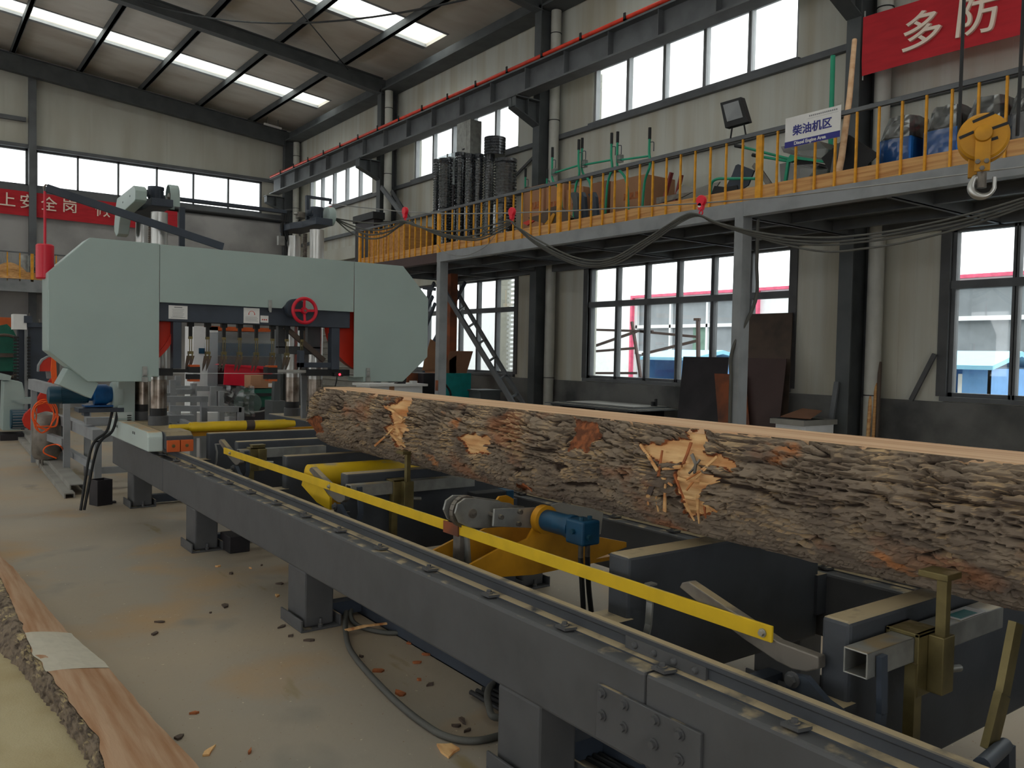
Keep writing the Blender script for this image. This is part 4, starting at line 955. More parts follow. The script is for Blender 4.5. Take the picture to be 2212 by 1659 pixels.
def bark_material():
    m = bpy.data.materials.new('pine_bark'); m.use_nodes = True; nt = m.node_tree; N = nt.nodes; L = nt.links; b = N['Principled BSDF']
    tc = N.new('ShaderNodeTexCoord')
    def at(n): a = N.new('ShaderNodeAttribute'); a.attribute_name = n; return a.outputs['Fac']
    def nz(sc, det, st=(1, 1, 1)):
        mp = N.new('ShaderNodeMapping'); mp.inputs['Scale'].default_value = st; L.new(tc.outputs['Object'], mp.inputs[0])
        n = N.new('ShaderNodeTexNoise'); n.inputs['Scale'].default_value = sc; n.inputs['Detail'].default_value = det; L.new(mp.outputs[0], n.inputs['Vector']); return n.outputs['Fac']
    def ramp(f, a, c):
        r = N.new('ShaderNodeValToRGB'); r.color_ramp.elements[0].position = a; r.color_ramp.elements[1].position = c; L.new(f, r.inputs[0]); return r.outputs[0]
    def mix(f, a, c):
        x = N.new('ShaderNodeMix'); x.data_type = 'RGBA'
        for k, s in (('Factor', f), ('A', a), ('B', c)):
            if isinstance(s, tuple): x.inputs[k].default_value = s
            else: L.new(s, x.inputs[k])
        return x.outputs['Result']
    def mul(a, c):
        x = N.new('ShaderNodeMath'); x.operation = 'MULTIPLY'; L.new(a, x.inputs[0]); L.new(c, x.inputs[1]); return x.outputs[0]
    plates = mix(ramp(nz(9, 6, (1, .5, 1)), .4, .65), S(138, 124, 108), S(106, 94, 84))
    plates = mix(ramp(nz(4, 4, (1, .6, 1)), .58, .68), plates, S(150, 108, 82))
    plates = mix(ramp(nz(7, 5, (1, .5, 1)), .66, .72), plates, S(176, 122, 82))
    c = mix(ramp(at('plate'), .06, .40), S(56, 46, 40), plates)
    ge = N.new('ShaderNodeNewGeometry'); se = N.new('ShaderNodeSeparateXYZ'); L.new(ge.outputs['Normal'], se.inputs[0])
    dust = mul(ramp(se.outputs['Z'], .30, .80), ramp(nz(6, 7), .47, .62))
    c = mix(dust, c, S(188, 160, 122))
    wood = mix(ramp(nz(14, 5, (1, .12, 1)), .4, .66), S(232, 194, 142), S(190, 128, 78))
    red = mix(ramp(nz(30, 4), .4, .6), S(150, 92, 60), S(104, 66, 48))
    c = mix(ramp(at('bare'), .2, .3), c, red); c = mix(ramp(at('bare'), .7, .8), c, wood)
    L.new(c, b.inputs['Base Color']); b.inputs['Roughness'].default_value = .9; b.inputs['Specular IOR Level'].default_value = .15
    bp = N.new('ShaderNodeBump'); bp.inputs['Strength'].default_value = .5; bp.inputs['Distance'].default_value = .006
    L.new(nz(70, 5, (1, .5, 1)), bp.inputs['Height']); L.new(bp.outputs[0], b.inputs['Normal'])
    return m
M['bark'] = bark_material()
M['bark_floor'] = mat('dusty_bark', (128, 114, 98), .95, 0, .3, 22, col2=(70, 60, 52), bump=.6, bscale=45, dust=.25, dcol=(190, 172, 130))
ob = bb.o('bark', 'bark', log)
for nm, arr in (('plate', att), ('bare', bare)):
    a = ob.data.attributes.new(nm, 'FLOAT', 'POINT'); a.data.foreach_set('value', arr)
hw_ = LR*math.cos(TH0)
pts = [(LX-hw_-.008+.006*noise.noise((y*4, 0, 0)), y) for y in [YL0+.02+k*.1 for k in range(74)]]
pts2 = [(LX+hw_+.008+.008*noise.noise((y*4, 7, 0)), y) for y in [YL0+.02+k*.1 for k in range(74)]]
pts = [p for p in pts if p[1] < YL1-.22] + [(LX-.12, YL1-.12), (LX+.10, YL1-.1)] + [p for p in reversed(pts2) if p[1] < YL1-.2]
B().prism(pts, 'z', ZCUT-.02, ZCUT).o('sawn_face', 'cut_wood', log)
# splinters standing off the torn knots
def shard(pts, w0, w1, m, off=.012):
    P = [cylhit(u, v, LR+off+(.018 if k == len(pts)-1 else 0)) for k, (u, v) in enumerate(pts)]
    b = B(); n = len(P)
    for k in range(n-1):
        wa = w0+(w1-w0)*k/(n-1); d = (P[k+1]-P[k]).normalized(); nn = Vector((P[k].x-LX, 0, P[k].z-LZ)).normalized(); e = d.cross(nn).normalized(); w2 = w0+(w1-w0)*(k+1)/(n-1)
        q = [P[k]-e*wa/2, P[k]+e*wa/2, P[k+1]+e*w2/2, P[k+1]-e*w2/2]
        b.plate(q, .006)
    return b.o('splinter', m, log)
for pts, w0, w1, m in (
    (c9([(290, 415), (420, 600), (545, 800)]), .010, .014, 'splinter'), (c9([(620, 500), (590, 680), (560, 890)]), .006, .012, 'splinter_red'),
    (c9([(545, 780), (500, 960), (420, 1160)]), .020, .026, 'plate_brown'), (c9([(420, 1140), (400, 1240), (405, 1320)]), .022, .006, 'splinter'),
    (c9([(585, 850), (660, 950), (760, 1030)]), .018, .006, 'splinter'), (c9([(680, 840), (660, 1100), (655, 1420)]), .004, .016, 'splinter'),
    (c9([(530, 1090), (530, 1260), (560, 1420)]), .004, .004, 'splinter'), (c9([(1440, 595), (1260, 760), (980, 945)]), .012, .004, 'splinter'),
    (c9([(1300, 740), (1120, 920), (980, 1100)]), .010, .006, 'splinter'), (c9([(1050, 380), (990, 560), (930, 700)]), .012, .010, 'splinter_red'),
    (c9([(800, 860), (850, 1000), (940, 1220)]), .012, .004, 'splinter_red'), (c9([(960, 1300), (1020, 1420), (1095, 1560)]), .016, .003, 'splinter'),
    (c9([(1150, 1180), (1150, 1380), (1170, 1600)]), .016, .004, 'splinter'), (c9([(1220, 1280), (1330, 1370), (1430, 1430)]), .018, .004, 'splinter'),
    (c9([(1180, 1000), (1300, 1010), (1470, 970)]), .014, .004, 'splinter'), (c9([(1250, 1260), (1250, 1400), (1265, 1520)]), .012, .003, 'splinter_red'),
    (c9([(620, 760), (760, 760), (890, 750)]), .020, .014, 'splinter'), (c9([(850, 920), (1000, 960), (1160, 960)]), .012, .010, 'splinter'),
    (c9([(1060, 560), (1120, 700), (1100, 840)]), .014, .010, 'iron'), (c9([(1180, 640), (1080, 780), (1020, 840)]), .008, .006, 'iron'),
    (cF([(1730, 870), (1580, 1030), (1400, 1190)]), .010, .014, 'splinter'), (cF([(1560, 480), (1720, 560), (1900, 700)]), .014, .010, 'splinter'),
    (cF([(1750, 780), (1880, 760), (1940, 700)]), .016, .008, 'splinter'), (cF([(1680, 980), (1800, 1100), (1950, 1210)]), .014, .008, 'splinter'), (cF([(1780, 860), (1840, 980), (1890, 1010)]), .02, .02, 'splinter'),
    ([(1128, 1046), (1138, 1052), (1148, 1062)], .012, .008, 'splinter_red')):
    shard(pts, w0, w1, m)

# ================================================================ slab on the floor, sawdust, chips
right = [(.86, 1.9), (.884, 3.156), (.842, 3.651), (.798, 4.387), (.771, 4.59), (.724, 4.99), (.673, 5.77), (.623, 6.675), (.577, 7.121), (.55, 7.6)]
left = [(.57, 1.9), (.571, 3.176), (.595, 3.406), (.572, 3.672), (.534, 4.191), (.504, 4.593), (.506, 5.374), (.50, 6.188), (.47, 6.9), (.45, 7.6)]
foot = [(.50, 1.9), (.545, 3.176), (.556, 3.448), (.535, 3.751), (.516, 3.976), (.474, 4.323), (.445, 4.626), (.394, 4.871), (.36, 5.6), (.34, 7.6)]
def lin(tab, y):
    t = sorted(tab, key=lambda p: p[1])
    for a, b_ in zip(t, t[1:]):
        if a[1] <= y <= b_[1]: return a[0]+(b_[0]-a[0])*(y-a[1])/(b_[1]-a[1])
    return t[0][0] if y < t[0][1] else t[-1][0]
sl = T('slab', (.65, 4.5, 0), 'long bark-edged slab of fresh wood lying on the floor at the lower left', 'wood slab')
vs, fs = [], []; tv, tf = [], []
n = 240
for j in range(n+1):
    y = 1.9+5.7*j/n; xr, xl, xf = lin(right, y), lin(left, y), lin(foot, y)
    xr += .006*noise.noise((y*9, 1, 1)); xl += .014*noise.noise((y*8, 2, 1)); xf += .012*noise.noise((y*9, 3, 1))
    row = []
    for k in range(15):     # bark from the foot up to the top-left edge
        t = k/14; x = xf+(xl-xf)*t; z = .115*math.sin(t*PI/2); nn = .014*noise.noise((y*28, t*9, 3))+.010*noise.noise((y*60, t*20, 5)); row.append((x-nn, y, max(.001, z+nn*.6)))
    vs += row
    top = [(xl+(xr-xl)*k/8, y, .118-.072*(k/8)**1.3+.002*noise.noise((y*5, k*.7, 2))) for k in range(9)]
    top.append((xr+.006, y, .022)); top.append((xr+.002+.004*noise.noise((y*20, 5, 5)), y, .001))
    tv += top
fs = [(j*15+k, j*15+k+1, (j+1)*15+k+1, (j+1)*15+k) for j in range(n) for k in range(14)]
q = B(); q.v, q.f = vs, fs; o = q.o('bark_edge', 'bark_floor', sl)
a = o.data.attributes.new('plate', 'FLOAT', 'POINT'); a.data.foreach_set('value', [.5+.6*noise.noise((v[1]*30, v[2]*60, v[0]*30)) for v in vs])
a = o.data.attributes.new('bare', 'FLOAT', 'POINT'); a.data.foreach_set('value', [0.0]*len(vs))
q = B(); m_ = 11
q.v = tv; q.f = [(j*m_+k, j*m_+k+1, (j+1)*m_+k+1, (j+1)*m_+k) for j in range(n) for k in range(8)]
M['slab_wood'] = mat('damp_sawn_slab', (196, 162, 132), .7, 0, .1, 2.6, col2=(168, 122, 84), stretch=(7, .5, 4), bump=.1, bscale=40)
q.o('sawn_face', 'slab_wood', sl)
q = B(); q.v = tv; q.f = [(j*m_+k, j*m_+k+1, (j+1)*m_+k+1, (j+1)*m_+k) for j in range(n) for k in (8, 9)]
o = q.o('bark_edge', 'bark_floor', sl)
a = o.data.attributes.new('plate', 'FLOAT', 'POINT'); a.data.foreach_set('value', [.4+.6*noise.noise((v[1]*20, v[2]*60, v[0]*30)) for v in tv])
a = o.data.attributes.new('bare', 'FLOAT', 'POINT'); a.data.foreach_set('value', [0.0]*len(tv))
# end cap
q = B(); q.v = [vs[k] for k in range(15)] + [tv[k] for k in range(1, 11)]; q.f = [tuple(range(len(q.v)))]; q.o('end_grain', 'slab_wood', sl)
# chalk-white band of dust on the slab
wv = []; J = [j for j in range(n+1) if 4.28 < 1.9+5.7*j/n < 4.95]
for j in J:
    for k in range(9): x, y, z = tv[j*m_+k]; wv.append((x, y+.10*(k/8-.5)+.012*noise.noise((k*3, j, 0)), z+.0015))
q = B(); q.v = wv; q.f = [(j*9+k, j*9+k+1, (j+1)*9+k+1, (j+1)*9+k) for j in range(len(J)-1) for k in range(8)]
q.o('dry_patch', mat('dry_pale_wood', (206, 200, 184), .9, 0, .04, 20), sl)
# sawdust drift left of the slab
vs = []; nx_, ny_ = 40, 90
for j in range(ny_+1):
    y = 1.7+3.6*j/ny_
    for i in range(nx_+1):
        t = i/nx_; xe = lin(foot, y)+.03; x = xe-1.2*t
        z = .026*smooth(1-t*1.0)*smooth((5.25-y)/.5)+.004*noise.noise((x*5, y*5, 0))*smooth((5.25-y)/.4)-.004*smooth((t-.8)*5)
        vs.append((x, y, z))
q = B(); q.v = vs; q.f = [(j*(nx_+1)+i, j*(nx_+1)+i+1, (j+1)*(nx_+1)+i+1, (j+1)*(nx_+1)+i) for j in range(ny_) for i in range(nx_)]
o = q.o('sawdust_drift', mat('pale_sawdust', (184, 172, 138), .95, 0, .05, 3, col2=(172, 157, 120), bump=.15, bscale=120), None, smooth=True); tag(o, 'pale yellow sawdust drift on the floor at the lower left corner, left of the slab', 'sawdust', None, 'stuff')
# bark chips and bits: countable pieces, one object each
CH = [(500, 1240, .045, 'dark'), (485, 1310, .06, 'dark'), (345, 1345, .04, 'dark'), (335, 1370, .04, 'dark'), (470, 1225, .03, 'tan'), (600, 1288, .05, 'tan'), (605, 1262, .05, 'dark'), (540, 1228, .03, 'tan'), (565, 1222, .03, 'dark'), (610, 1355, .05, 'dark'), (420, 1542, .03, 'red'), (970, 1620, .10, 'tan'), (450, 1625, .07, 'tan'), (865, 1500, .07, 'red'), (815, 1450, .06, 'red'), (540, 1625, .035, 'red'), (385, 1595, .05, 'dark'), (1000, 1560, .05, 'dark'), (900, 1432, .04, 'red'), (920, 1415, .04, 'red'), (930, 1480, .04, 'dark'), (885, 1390, .04, 'red'), (780, 1420, .03, 'dark'), (670, 1385, .045, 'dark'), (630, 1375, .03, 'dark'), (455, 1325, .02, 'dark'), (1010, 1580, .03, 'dark'), (905, 1470, .03, 'red'), (985, 1570, .04, 'dark')]
mm = {'dark': 'plate_brown', 'tan': 'splinter', 'red': 'splinter_red'}
nm_ = {'dark': 'dark', 'tan': 'pale', 'red': 'reddish'}
rnd = random.Random(3)
for (u, v, s, k) in CH:
    p = A(u, v, z=.0); a = rnd.uniform(0, PI); N_ = rnd.randint(6, 8)
    poly = []
    for i in range(N_):
        t = 2*PI*i/N_; r1 = s*(.28+.55*rnd.random()); x = r1*math.cos(t); y = r1*(.35+.3*rnd.random())*math.sin(t); poly.append((p.x+x*math.cos(a)-y*math.sin(a), p.y+x*math.sin(a)+y*math.cos(a)))
    o = B().prism(poly, 'z', .0005, .0005+.008+.004*rnd.random()).o('bark_chip', mm[k])
    tag(o, nm_[k]+' loose bark chip on the dusty floor left of the saw bed', 'bark chip', nm_[k]+' bark chips on the floor')
p = B(); st = [A(745, 1362, z=.03), A(790, 1352, z=.04), A(850, 1345, z=.035)]
p.bar(st[0], st[1], .022, .01).bar(st[1], st[2], .014, .01); o = p.o('wood_strip', 'splinter'); tag(o, 'long pale splinter of wood lying across the loop of grey hose', 'wood strip')
# ================================================================ the mezzanine
MX, DZ, BZ = 7.0, 3.23, 3.07
mz_ = T('mezzanine', (8.1, 5.5, 0), 'grey steel mezzanine platform on square posts along the window wall', 'platform')
B().box(MX, MX+.11, -1.5, 11.7, BZ, DZ-.005).o('edge_beam', 'grey', mz_, bevel=.004)
B().box(MX, MX+.11, 11.7, 14.6, BZ, DZ-.005).o('edge_beam', 'plate_violet', mz_, bevel=.004)
b = B().box(MX+.02, 8.94, -1.5, 14.6, DZ-.03, DZ)
WS = [(-1.5, -.46), (-.24, 5.53), (5.75, 11.56), (11.78, 14.6)]
for ya, yb in WS: b.box(8.94, 9.28, ya, yb, DZ-.03, DZ)
b.o('deck', 'column_paint', mz_)
for y in (-.3, 1.3, 2.6, 4.1, 5.66, 7.2, 8.65, 10.2, 11.66, 13.2, 14.55):
    xe_ = 8.945 if y in (-.3, 5.66, 11.66) else 9.28
    B().box(MX+.11, xe_, y-.05, y-.042, BZ-.005, DZ-.03).box(MX+.11, xe_, y-.05, y+.0, BZ-.005, BZ+.004).o('cross_beam', 'frame_grey', mz_)
for x in (7.85, 8.62):
    B().box(x-.004, x+.004, -1.5, 14.6, BZ+.02, DZ-.03).box(x-.03, x+.03, -1.5, 14.6, BZ+.02, BZ+.026).o('joist', 'frame_grey', mz_)
for ya, yb in WS: B().box(9.2, 9.28, ya, yb, BZ-.005, DZ-.03).o('wall_beam', 'frame_grey', mz_)
for k, y in enumerate((-.32, 5.645, 11.635)):
    p = B().box(MX-.002, MX+.15, y-.055, y+.055, .01, BZ if k != 1 else DZ-.005).o('post', 'grey', mz_, bevel=.006)
    B().box(MX-.06, MX+.21, y-.11, y+.11, 0, .012).o('base_plate', 'grey', p)
    if k == 2: B().box(MX-.004, MX-.001, y-.056, y+.03, .99, 1.16).o('red_smear', 'rust', p)
B().box(8.15, 8.3, 13.1, 13.22, .0, BZ).o('post', 'rust', mz_)
# railing, each baluster a part
rl = T('railing', (MX+.03, 5.5, DZ), 'railing of orange-yellow flat balusters with grey handrail and pine kickboard on the mezzanine edge', 'railing')
B().box(MX, MX+.04, -1.0, 14.6, 3.865, 3.905).o('handrail', 'frame_grey', rl, bevel=.003)
for y0, y1 in ((-1.0, 2.25), (2.26, 5.40), (5.41, 8.60), (8.61, 11.66), (11.68, 14.55)):
    B().box(MX+.035, MX+.06, y0, y1, DZ-(0 if y1 < 12 else .0), 3.365).o('kick_board', 'pine', rl)
thick = B().box(MX, MX+.035, -.035, .035, DZ-.01, 3.866).o('rail_post', 'rail_yellow', rl)
thin = B().box(MX+.005, MX+.025, -.009, .009, DZ-.01, 3.866).o('baluster', 'rail_yellow', rl)
ty = [-.98, 2.23, 5.42, 8.61, 11.67, 14.55]
for i, y in enumerate(ty):
    c = thick if i == 0 else dup(thick, parent=rl); c.location.y = y - wpos(rl).y
first = True
for a, c in zip(ty, ty[1:]):
    n = 15
    for k in range(1, n):
        o = thin if first else dup(thin, parent=rl); first = False
        o.location.y = a+(c-a)*k/n - wpos(rl).y
for x in (7.35, 7.75, 8.2):   # return of the railing at the far end
    o = dup(thin if x != 8.2 else thick, parent=rl); o.location = Vector((x, 14.55, 3.55)) - wpos(rl)
B().box(7.0, 8.25, 14.53, 14.57, 3.865, 3.9).o('handrail', 'frame_grey', rl)

def fdep(p): return (Vector(p)-EYE).dot(_f)
# ---- tall black ribbed rolls
cN = lambda pts: crop(pts, 920, 255, .25217)
rolls = [(66, 118, 356, 8.35, 'behind the leftmost two'), (112, 232, 352, 8.05, 'leftmost in front'), (250, 345, 300, 8.3, 'tall, under the galvanised box'), (338, 410, 310, 8.05, 'slim, right of the galvanised box'),
         (412, 498, 312, 8.2, 'middle of the row'), (500, 592, 340, 8.3, 'standing under a wider ring'), (588, 782, 356, 8.0, 'widest, rightmost')]
lab = ['thin black ribbed roll at the left end of the row on the mezzanine, half hidden', 'film-wrapped black ribbed roll, second from the left of the row on the mezzanine', 'tall black ribbed roll just below the galvanised box on the mezzanine',
       'slim silvery-edged black ribbed roll right of the one under the galvanised box', 'black ribbed roll in the middle of the row, left of the tallest', 'tallest black ribbed roll of the row with a wide ring on its top', 'widest black ribbed roll with torn wrap at the right end of the row']
for (xa, xb, vt, X, _), lb in zip(rolls, lab):
    (ua, v_), (ub, _v) = cN([(xa, vt), (xb, vt)])
    p = A((ua+ub)/2, v_, x=X); r = (ub-ua)/2*fdep(p)/FPX
    t = T('ribbed_roll', (X, p.y, DZ), lb, 'ribbed roll', 'row of black ribbed rolls on the mezzanine')
    vs, fs = [], []; nA = 42; H = p.z-DZ; PT = .048; nr = int(H/PT)
    for k in range(nr):
        for q_, (zz, rad) in enumerate(((.0, .80), (.010, .82), (.016, 1.0), (.034, 1.0), (.040, .82), (.047, .80))):
            for i in range(nA):
                a = 2*PI*i/nA; gap = q_ in (2, 3) and (i+3*(k % 2)) % 7 in (0, 1)
                wob = 1+.03*noise.noise((i*.5, k*.7, p.y*9)); rr = r*(rad if not gap else .86)*wob
                vs.append((X+rr*math.cos(a), p.y+rr*math.sin(a), DZ+.002+k*PT+zz))
    m_ = nr*6
    fs = [(k*nA+i, k*nA+(i+1) % nA, (k+1)*nA+(i+1) % nA, (k+1)*nA+i) for k in range(m_-1) for i in range(nA)]
    q = B(); q.v, q.f = vs, fs; q.o('ribbed_body', 'tyre', t)
    B().lathe([(r*.9, p.z-.06), (r*1.0, p.z-.05), (r*1.0, p.z), (r*.86, p.z+.005), (r*.8, p.z-.04)], (X, p.y, 0), 'z', 28).o('top_ring', 'tyre', t)
    # shreds of clear film round the roll
    for w_ in range(2):
        vs = []; a0_ = 2.2+.9*w_; n1, n2 = 14, 10; zb_ = DZ+H*(.12+.42*w_)
        for k in range(n1+1):
            for i in range(n2+1):
                a = a0_+1.7*i/n2; rr = r*(1.03+.03*noise.noise((i*1.3, k*.9, p.y+w_*5)))
                vs.append((X+rr*math.cos(a), p.y+rr*math.sin(a), zb_+H*.40*k/n1+.02*noise.noise((i*.8, 3, p.y))))
        q = B(); q.v = vs; q.f = [(k*(n2+1)+i, k*(n2+1)+i+1, (k+1)*(n2+1)+i+1, (k+1)*(n2+1)+i) for k in range(n1) for i in range(n2)]; q.o('film_wrap', 'film', t, smooth=True)
    if xa == 500:
        (ua, v0), (ub, v1) = cN([(500, 172), (686, 172)]); p2 = A((ua+ub)/2, v0, x=X); r2 = (ub-ua)/2*fdep(p2)/FPX
        pr = []; z = p.z
        while z < p2.z-.03: pr += [(r2*.92, z), (r2, z+.006), (r2, z+.03), (r2*.92, z+.036)]; z += .05
        pr += [(r2, p2.z-.02), (r2, p2.z), (r2*.9, p2.z)]
        B().lathe(pr, (X, p2.y, 0), 'z', 32).o('wide_ring', 'tyre', t)
gb = A(*cN([(262, 305)])[0], x=8.35); gt = A(*cN([(262, 55)])[0], x=8.35); gr = A(*cN([(380, 80)])[0], x=8.35)
b_ = T('galvanised_box', (8.45, (gb.y+gr.y)/2, DZ), 'bright galvanised sheet-metal box with a hand slot standing behind the ribbed rolls', 'metal box')
B().box(8.35, 8.6, gr.y, gb.y, gb.z-.12, gt.z).box(8.344, 8.35, gr.y+.12, gr.y+.13, gb.z, gt.z).o('box', 'galv', b_, bevel=.004)
B().box(8.36, 8.55, gr.y+.05, gb.y-.05, DZ, gb.z-.12).o('support', 'plate_dark', b_)
p = A(*cN([(322, 268)])[0], x=8.35); B().box(8.347, 8.351, p.y-.04, p.y+.04, p.z-.016, p.z+.016).o('hand_slot', 'black', b_)
pd0, pd1 = A(*cN([(95, 120)])[0], x=8.6), A(*cN([(255, 60)])[0], x=8.6)
dr = T('wrapped_drum', (8.75, (pd0.y+pd1.y)/2, DZ), 'dark film-wrapped reel standing behind the rolls, left of the galvanised box', 'reel')
yc = (pd0.y+pd1.y)/2; zc = (pd1.z+5.0)/2
B().lathe([(.1, 8.65), (.30, 8.66), (.30, 8.7), (.22, 8.72), (.22, 8.95), (.30, 8.97), (.30, 9.02), (.1, 9.03)], (0, yc, 5.15), 'x', 36).o('reel', 'black', dr, smooth=True)
B().box(8.62, 9.0, yc-.28, yc+.28, DZ, 4.86).o('stand', 'plate_dark', dr); B().box(8.63, 8.645, yc-.02, yc+.02, 4.86, 5.5).o('strap', 'iron', dr)
B().box(8.61, 8.618, yc-.32, yc+.32, 4.86, 5.48).o('wrap', 'film', dr)
# ---- cardboard boxes on the mezzanine
cB = lambda pts: crop(pts, 1110, 300, .26772)
def mbox(x0, x1, pl, pr_, vt, label, m='card', print_=True):
    (ua, v), (ub, _) = cB([(pl, vt), (pr_, vt)]); p, q = A(ua, v, x=x0), A(ub, v, x=x0)
    t = T('cardboard_box', ((x0+x1)/2, (p.y+q.y)/2, DZ), label, 'box', 'cardboard boxes on the mezzanine')
    zt = p.z
    B().box(x0, x1, q.y, p.y, DZ, zt).o('carton', m, t, bevel=.006)
    B().box(x0-.001, x1+.001, (p.y+q.y)/2-.03, (p.y+q.y)/2+.03, zt, zt+.001).o('tape', 'film_thick', t)
    if print_:
        b = B(); w_ = p.y-q.y
        for k in range(3): b.box(x0-.0015, x0, q.y+w_*(.16+.16*k), q.y+w_*(.27+.16*k), zt-(zt-DZ)*.32, zt-(zt-DZ)*.24)
        b.box(x0-.0015, x0, q.y+w_*.16, q.y+w_*.6, zt-(zt-DZ)*.345, zt-(zt-DZ)*.32); b.o('red_print', 'splinter_red', t)
    return t
mbox(8.2, 8.9, 80, 240, 402, 'large brown cardboard box on the mezzanine just right of the ribbed rolls')
mbox(8.25, 8.9, 225, 405, 400, 'wide brown cardboard box on the mezzanine behind the thick yellow post')
mbox(8.3, 8.8, 412, 560, 415, 'brown cardboard box with a white label on the mezzanine behind the black brackets')
mbox(8.4, 8.95, 620, 745, 362, 'reddish brown cardboard box on the mezzanine between two green handlebars', 'card_dark')
mbox(8.35, 8.95, 780, 1060, 345, 'biggest pale brown cardboard box on the mezzanine under the right-hand green handlebar')
# plywood crate at the far end
cR = lambda pts: crop(pts, 600, 380, .16275)
(ua, v), (ub, _) = cR([(1220, 760), (1690, 740)]); p, q = A(ua, v, x=7.5), A(ub, v, x=7.5)
ct = T('plywood_crate', (7.8, (p.y+q.y)/2, DZ), 'orange-brown plywood crate at the far end of the mezzanine behind the railing', 'crate')
B().box(7.5, 8.1, q.y, p.y, DZ, p.z).o('panel_box', 'ply', ct, bevel=.004)
b = B()
for y in (q.y, (p.y+q.y)/2, p.y-.05): b.box(7.48, 7.5, y, y+.05, DZ, p.z)
b.box(7.48, 8.12, q.y, p.y, p.z, p.z+.02); b.o('batten', 'pine', ct)
(ua, v), (ub, _) = cR([(1020, 545), (1290, 570)]); p, q = A(ua, v, x=8.5), A(ub, v, x=8.5)
bt = T('black_bin', (8.6, (p.y+q.y)/2, DZ), 'black open tray on a stand above the far end of the mezzanine', 'bin')
B().box(8.45, 8.75, q.y, p.y, p.z-.16, p.z).o('tray', 'black', bt, bevel=.01); B().box(8.5, 8.7, q.y+.05, p.y-.05, DZ, p.z-.16).o('stand', 'plate_dark', bt)
# steep grey brace beams at the far end
b = B().bar(A(*cR([(1375, 150)])[0], x=8.9), A(*cR([(1950, 900)])[0], x=8.9), .05, .10).bar(A(*cR([(1510, 200)])[0], x=9.1), A(*cR([(1960, 890)])[0], x=9.1), .04, .07)
b.bar((9.1, 15.2, 4.6), (9.39, 15.2, 4.6), .05, .05); o = b.o('sloping_stair', 'frame_grey'); tag(o, 'grey sloping stair frame rising from the far end of the mezzanine', 'stair')
# ---- green handlebars
def handlebar(uL, vL, uR, vR, X, label, feet=(30, 40)):
    pL, pR = A(uL, vL, x=X), A(uR, vR, x=X); h = T('handlebar', (X+.1, (pL.y+pR.y)/2, DZ), label, 'handlebar', 'green tiller handlebars on the mezzanine')
    for p, s in ((pL, 1), (pR, -1)):
        pts = [Vector((X, p.y, p.z-.08)), Vector((X, p.y, p.z-.30)), Vector((X+.02, p.y, p.z-.46)), Vector((X+.08, p.y-.12*1, p.z-.68)), Vector((X+.1, p.y-.16, DZ+.1)), Vector((X+.12, p.y-.16, DZ+.005))]
        if s < 0: pts = [Vector((q.x, 2*p.y-q.y, q.z)) if False else Vector((q.x, p.y+(p.y-q.y)*1.3, q.z)) for q in pts]
        B().tube(spline(pts, 5), .017, 10).o('tube', 'green_bright', h, smooth=True)
        B().cyl((X, p.y, p.z-.12), (X, p.y, p.z+.03), .021, n=14).o('grip', 'black', h, smooth=True)
        B().tube(spline([(X, p.y-.005, p.z-.16), (X, p.y-.07*1, p.z-.17), (X, p.y-.08, p.z-.2), (X, p.y-.08, p.z-.29)]), .006, 6).o('lever', 'steel_blue', h, smooth=True)
    z = (pL.z+pR.z)/2-.36
    B().cyl((X, pL.y, pL.z-.36), (X, pR.y, pR.z-.34), .014, n=10).o('cross_tube', 'green_bright', h, smooth=True)
    B().box(X-.03, X+.03, pL.y-.10, pL.y-.02, pL.z-.40, pL.z-.30).o('wrapped_switch', 'film_thick', h)
handlebar(*cB([(312, 85)])[0], *cB([(525, 22)])[0], 7.9, 'green tiller handlebar just right of the first wall column on the mezzanine')
handlebar(*cB([(552, 10)])[0], *cB([(790, -30)])[0], 7.95, 'green tiller handlebar in the middle of the row on the mezzanine')
handlebar(*cB([(838, -40)])[0], *cB([(1097, -72)])[0], 7.95, 'tallest green tiller handlebar, rightmost of the upright ones on the mezzanine')
handlebar(*cB([(95, 252)])[0], *cB([(268, 262)])[0], 8.75, 'short green tiller handlebar standing behind the cardboard boxes beside the wall column')
# lying handlebar and machine under film near the sign
cS = lambda pts: crop(pts, 1420, 240, .26772)
ln = T('tipped_handlebar', A(*cS([(900, 420)])[0], x=7.6).to_tuple()[:2] + (DZ,), 'green handlebar with black grips lying tipped over left of the sign', 'handlebar')
for a, c in (((700, 292), (1060, 385)), ((840, 368), (1060, 405))):
    p, q = A(*cS([a])[0], x=7.6), A(*cS([c])[0], x=7.6); B().cyl(p, q, .015, n=10).o('tube', 'green_bright', ln, smooth=True)
    g = A(*cS([(a[0]-72, a[1]-14)])[0], x=7.6); B().cyl(g, p, .02, n=12).o('grip', 'black', ln, smooth=True)
p, q = A(*cS([(1060, 395)])[0], x=7.6), A(*cS([(1010, 560)])[0], x=7.6); B().bar(p, (q.x, q.y, DZ), .03, .03).o('leg', 'green_bright', ln)
gu = T('bent_tube', A(*cS([(560, 560)])[0], x=7.5).to_tuple()[:2] + (DZ,), 'bent green tube frame lying on the mezzanine left of the floodlight', 'tube')
B().tube(spline([A(*cS([q])[0], x=7.5) for q in ((432, 680), (430, 620), (445, 570), (490, 546), (560, 545), (700, 545), (790, 545))]), .016, 10).o('tube', 'green_bright', gu, smooth=True)
for k, (a, c) in enumerate((((115, 495), (-10, 690)), ((195, 515), (100, 680)))):
    p, q = A(*cS([a])[0], x=8.0), A(*cS([c])[0], x=8.0)
    o = B().bar(p, (q.x, q.y, DZ), .05, .03).o('red_bar', mat('dull_red_bar', (128, 52, 52), .6)); tag(o, ('left' if k == 0 else 'right')+' of two dull red bars leaning on the mezzanine', 'bar')
